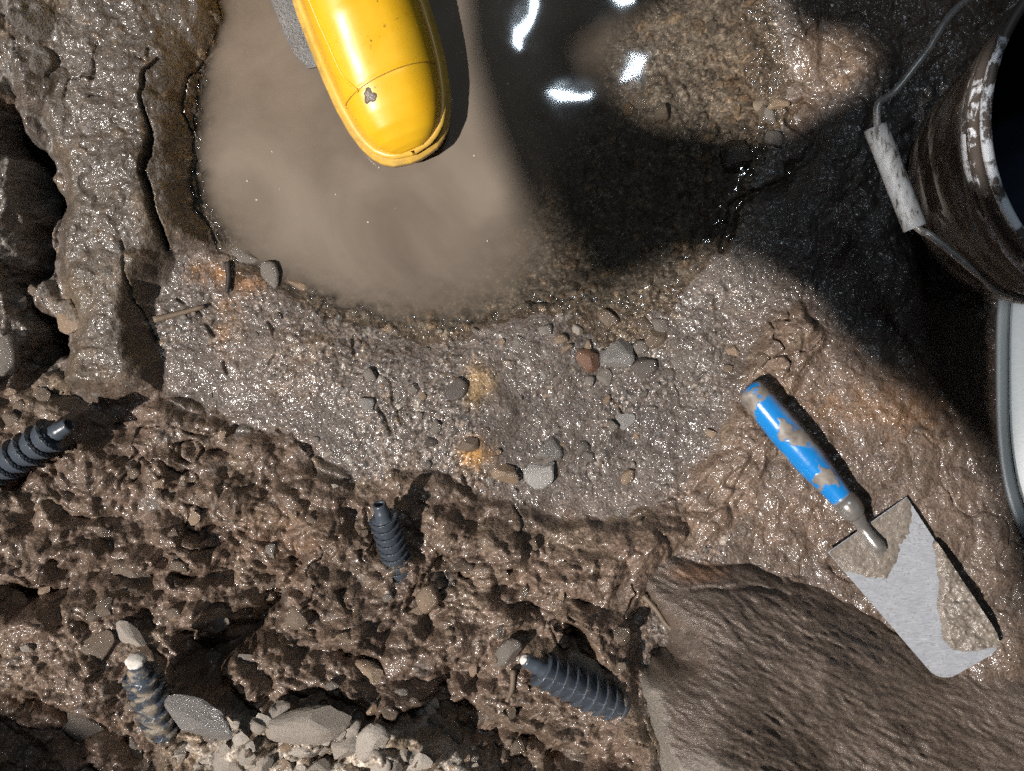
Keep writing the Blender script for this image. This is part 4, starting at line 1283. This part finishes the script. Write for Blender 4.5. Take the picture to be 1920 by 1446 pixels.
def sole_pts(off, n=90):
    xs = .297 * (1 - np.cos(np.linspace(0, math.pi, n))) / 2
    L = [(-float(x), bend(x) + float(np.interp(x, TX, WO)) + off) for x in xs]
    Rr = [(-float(x), bend(x) - float(np.interp(x, TX, WO)) - off) for x in xs]
    pts = L + Rr[::-1]
    # push ends out too
    out = []
    for (x, y) in pts:
        ex_ = 0
        if x > -.03: ex_ = off * (1 + x / .03)
        if x < -.27: ex_ = -off
        out.append((x + ex_, y))
    return out


def ring_stack(spec, n=90):
    vs = []; fs = []
    for off, z in spec:
        vs += [(x, y, z + .004 * max(0, (x + .05) / .05) ** 2) for x, y in sole_pts(off, n)]
    m_ = 2 * n
    for i in range(len(spec) - 1):
        for k in range(m_): fs.append((i * m_ + k, i * m_ + (k + 1) % m_, (i + 1) * m_ + (k + 1) % m_, (i + 1) * m_ + k))
    return vs, fs


vs, fs = ring_stack([(-.05, .0), (.003, .0), (.0055, .003), (.0060, .012), (.0050, .0150), (.0010, .0165), (-.0008, .019), (.0016, .0215), (.0016, .0250), (-.002, .0265), (-.004, .0255)])
so_ = link('sole', mesh_from('sole', vs, fs), M['sole'], boot)


def upper_sec(x, n=41):
    """Half section from right edge over the top to the left edge at distance x behind the toe."""
    w = float(np.interp(x, TX, WO)) - .0035; h = float(np.interp(x, TX, HU)); y0 = bend(x)
    w = max(w, .0005); z0 = .022
    pts = []
    for k in range(n):
        a = math.pi * k / (n - 1)
        c, s = math.cos(a), math.sin(a)
        e = .82
        pts.append((y0 + w * math.copysign(abs(c) ** e, c) * (1.0), z0 + (h - z0) * abs(s) ** .80))
    return pts


xs = list(.0035 + .20 * (np.linspace(0, 1, 90) ** 1.6))
N = 61
SEAM = .0705
vs = []; fs = []
tipz = .030
for x in xs:
    for (y, z) in upper_sec(x, N):
        yy = (y - bend(x)) / .055
        sx = SEAM + .002 * yy - .006 * yy * yy
        # shallow groove at the toe-cap seam, a step at the instep shield
        gr = -.0011 * math.exp(-((x - sx) / .0016) ** 2)
        e = math.hypot((x - .215) / .062, (y - bend(x) - .004) / .040)
        gr += .0012 * (1 - min(max((e - .97) / .06, 0), 1)) - .0010 * math.exp(-((e - 1.0) / .02) ** 2)
        nz = (z - .022) / .06
        vs.append((-x + gr * .3, y + gr * math.copysign(min(1, abs(yy)), yy), z + gr * max(nz, .2)))
# shaft: rings continue up from the instep and heel
for i in range(len(xs) - 1):
    for k in range(N - 1): fs.append((i * N + k, i * N + k + 1, (i + 1) * N + k + 1, (i + 1) * N + k))
fs.append(tuple(range(N))[::-1])
up = link('upper', mesh_from('upper', vs, fs), M['yellow'], boot)
# shaft and heel, behind the instep
sv = []; sf = []; SG = 48
rows = [(.024, -.225, .072, .043), (.05, -.226, .071, .044), (.08, -.224, .070, .046), (.11, -.222, .067, .048), (.15, -.222, .062, .050), (.2, -.224, .060, .053), (.26, -.226, .060, .056), (.32, -.228, .062, .058), (.325, -.228, .064, .060), (.34, -.228, .064, .060), (.34, -.228, .059, .055), (.30, -.227, .058, .054)]
for (z, cx, rx, ry) in rows:
    for k in range(SG):
        a = 2 * math.pi * k / SG
        sv.append((cx + rx * math.cos(a), bend(.22) + ry * math.sin(a), z))
for i in range(len(rows) - 1):
    for k in range(SG): sf.append((i * SG + k, i * SG + (k + 1) % SG, (i + 1) * SG + (k + 1) % SG, (i + 1) * SG + k))
link('shaft', mesh_from('shaft', sv, sf), M['yellow'], boot)
# side welt that runs back from the seam, along the little-toe side
wl = []
for t in np.linspace(0, 1, 40):
    x = .066 + .13 * t
    sec = upper_sec(x, 201); kk = 152 if t > .15 else int(152 - 14 * (1 - t / .15))
    y, z = sec[min(kk + int(10 * t), 190)]
    wl.append((-x, y, z - .0003))
vs, fs = tube(wl, .0014, 8); link('side_welt', mesh_from('side_welt', vs, fs), M['yellow'], boot)
# a splash of mud on the toe cap
def on_upper(x, k):
    y, z = upper_sec(x, 201)[k]; return Vector((-x, y, z))


def splash(x0, k0, sx, sk, seed, nm='mud_splash'):
    g = np.random.default_rng(seed); vs = [on_upper(x0, k0) + Vector((0, 0, .0016))]; cnt = 22; fs = []
    for ring_, hh in ((.5, .0014), (.85, .0010), (1.0, .0001)):
        for k in range(cnt):
            a = 2 * math.pi * k / cnt; r = ring_ * (1 + .2 * math.sin(3 * a + seed) + .13 * math.sin(5 * a + 2 * seed))
            vs.append(on_upper(x0 + sx * r * math.cos(a), int(k0 + sk * r * math.sin(a))) + Vector((0, 0, hh)))
    for k in range(cnt): fs.append((0, 1 + k, 1 + (k + 1) % cnt))
    for r in range(2):
        for k in range(cnt): fs.append((1 + r * cnt + k, 1 + (r + 1) * cnt + k, 1 + (r + 1) * cnt + (k + 1) % cnt, 1 + r * cnt + (k + 1) % cnt))
    o = link(nm, mesh_from(nm, vs, fs), M['mud_spot'], up)
    return o


M['seam_line'] = mat_plain('brown_seam', (.34, .19, .02), .5, nscale=300)  # brown line laid along the seams so that their grooves show
sp_ = []
for k in range(18, 184, 3):
    x = SEAM
    for _ in range(3):
        yy = (upper_sec(x, 201)[k][0] - bend(x)) / .055; x = SEAM + .002 * yy - .006 * yy * yy
    sp_.append(on_upper(x, k) - Vector((0, 0, .0006)))
vs, fs = tube(sp_, .00055, 6); link('toe_cap_seam', mesh_from('toe_cap_seam', vs, fs), M['seam_line'], up)
sp_ = []
for a in np.linspace(-1.25, 1.25, 40):
    x = .215 - .062 * math.cos(a); yt = .004 + .040 * math.sin(a)
    if x > .2: continue
    sec = upper_sec(x, 201); k = min(range(201), key=lambda q: abs(sec[q][0] - bend(x) - yt))
    sp_.append(on_upper(x, k) + Vector((0, 0, .0004)))
vs, fs = tube(sp_, .0007, 6); link('instep_seam', mesh_from('instep_seam', vs, fs), M['seam_line'], up)
splash(.058, 126, .0065, 9, 8)
splash(.20, 150, .009, 3, 4)
splash(.182, 151, .008, 2.5, 6)

# ================================================================== TWIGS
M['twig'] = mat_plain('dead_twig', (.15, .11, .075), .6, nscale=200)
M['nail'] = mat_plain('rusty_iron', (.045, .035, .03), .5, .3, 200)


def lying(name, pts, r, lift, mat, label, cat):
    w = [on_ground(a, b) + Vector((0, 0, lift)) for a, b in pts]
    zs = np.linspace(w[0].z, w[-1].z, len(w))
    for q, z in zip(w, zs): q.z = max(z, q.z - .004)
    path = smooth_path(w, 6); o0 = path[0]
    n = len(path)
    vs, fs = tube([p - o0 for p in path], [r * (1 - .4 * i / n) for i in range(n)], 8)
    o = link(name, mesh_from(name, vs, fs), mat); o.location = o0
    return tag(o, label, cat)


lying('iron_peg', [(428, 492), (430, 520), (427, 548)], .0034, .003, M['nail'], 'dark iron peg pressed into the rusty patch of the left shore', 'peg')
lying('twig', [(1205, 1115), (1228, 1140), (1245, 1165), (1275, 1198)], .0026, .004, M['twig'], 'thin brown twig at the upper left edge of the boulder', 'twig')
lying('twig', [(962, 1255), (960, 1290), (950, 1315)], .003, .003, M['twig'], 'short twig in the mud left of the clean spiral plug', 'twig')
lying('root', [(290, 600), (330, 590), (385, 575)], .0034, .003, M['twig'], 'thin root crossing the shore below the iron peg', 'root')

# ================================================================== ADDED LAMP, unseen, placed for the white reflections on water and wet mud
lz = 1.85
lamp = empty('added_lamp', (.19, .83, BLOCK_Z))
tag(lamp, 'added lamp with four lit panels standing in for bright openings overhead', 'lamp')
lm = NT('lit_panel')
em = lm.n('ShaderNodeEmission'); em.inputs[0].default_value = (.74, .88, 1, 1); em.inputs[1].default_value = 160
lm.l(em.outputs[0], lm.out.inputs['Surface'])
M['lamp_body'] = mat_plain('lamp_housing', (.03, .03, .03), .5)
L0 = Vector(lamp.location)
for (x, y, a, b, rz, sk) in ((.145, .715, .115, .042, -6, .035), (.035, .90, .024, .13, -14, .0), (.305, .785, .03, .075, -22, .014), (.262, .955, .06, .04, 10, .02)):
    c_, s_ = math.cos(R_(rz)), math.sin(R_(rz))
    co4 = [(-a / 2 + sk, -b / 2), (a / 2 - sk * .3, -b / 2 + sk * .5), (a / 2, b / 2), (-a / 2, b / 2 - sk * .2)]
    v = [(x + p * c_ - q * s_, y + p * s_ + q * c_) for p, q in co4]
    hv = [Vector((p, q, lz + .002)) - L0 for p, q in v] + [Vector((p + (p - x) * .1, q + (q - y) * .1, lz + .03)) - L0 for p, q in v]
    link('housing', mesh_from('housing', hv, [(4, 5, 6, 7), (0, 1, 5, 4), (1, 2, 6, 5), (2, 3, 7, 6), (3, 0, 4, 7)], False), M['lamp_body'], lamp)
    link('lit_panel', mesh_from('lit_panel', [Vector((p, q, lz)) - L0 for p, q in v], [(3, 2, 1, 0)], False), lm.mat, lamp)
    vs, fs = tube([Vector((x, y, lz + .03)) - L0, Vector((.19, .83, BLOCK_Z - .01)) - L0], .006, 8)
    link('arm', mesh_from('arm', vs, fs), M['lamp_body'], lamp)

# ================================================================== specks drifting on the water
g = np.random.default_rng(11); vs = []; fs = []
for k in range(18):
    x = g.uniform(420, 1120); y = g.uniform(10, 560)
    if x < 480 and y > 380: continue
    p = P(x, y, .0006); r = g.uniform(.0005, .0013); b0 = len(vs); a0 = g.uniform(0, 6)
    for q in range(6): vs.append((p.x + r * math.cos(a0 + q * 1.047) * g.uniform(.6, 1.2), p.y + r * math.sin(a0 + q * 1.047) * g.uniform(.6, 1.2), .0004))
    vs.append((p.x, p.y, .0012))
    for q in range(6): fs.append((b0 + q, b0 + (q + 1) % 6, b0 + 6))
tag(link('floating_specks', mesh_from('floating_specks', vs, fs), mat_plain('pale_foam', (.5, .46, .4), .3)), 'tiny pale specks drifting on the muddy water', 'specks', kind='stuff')
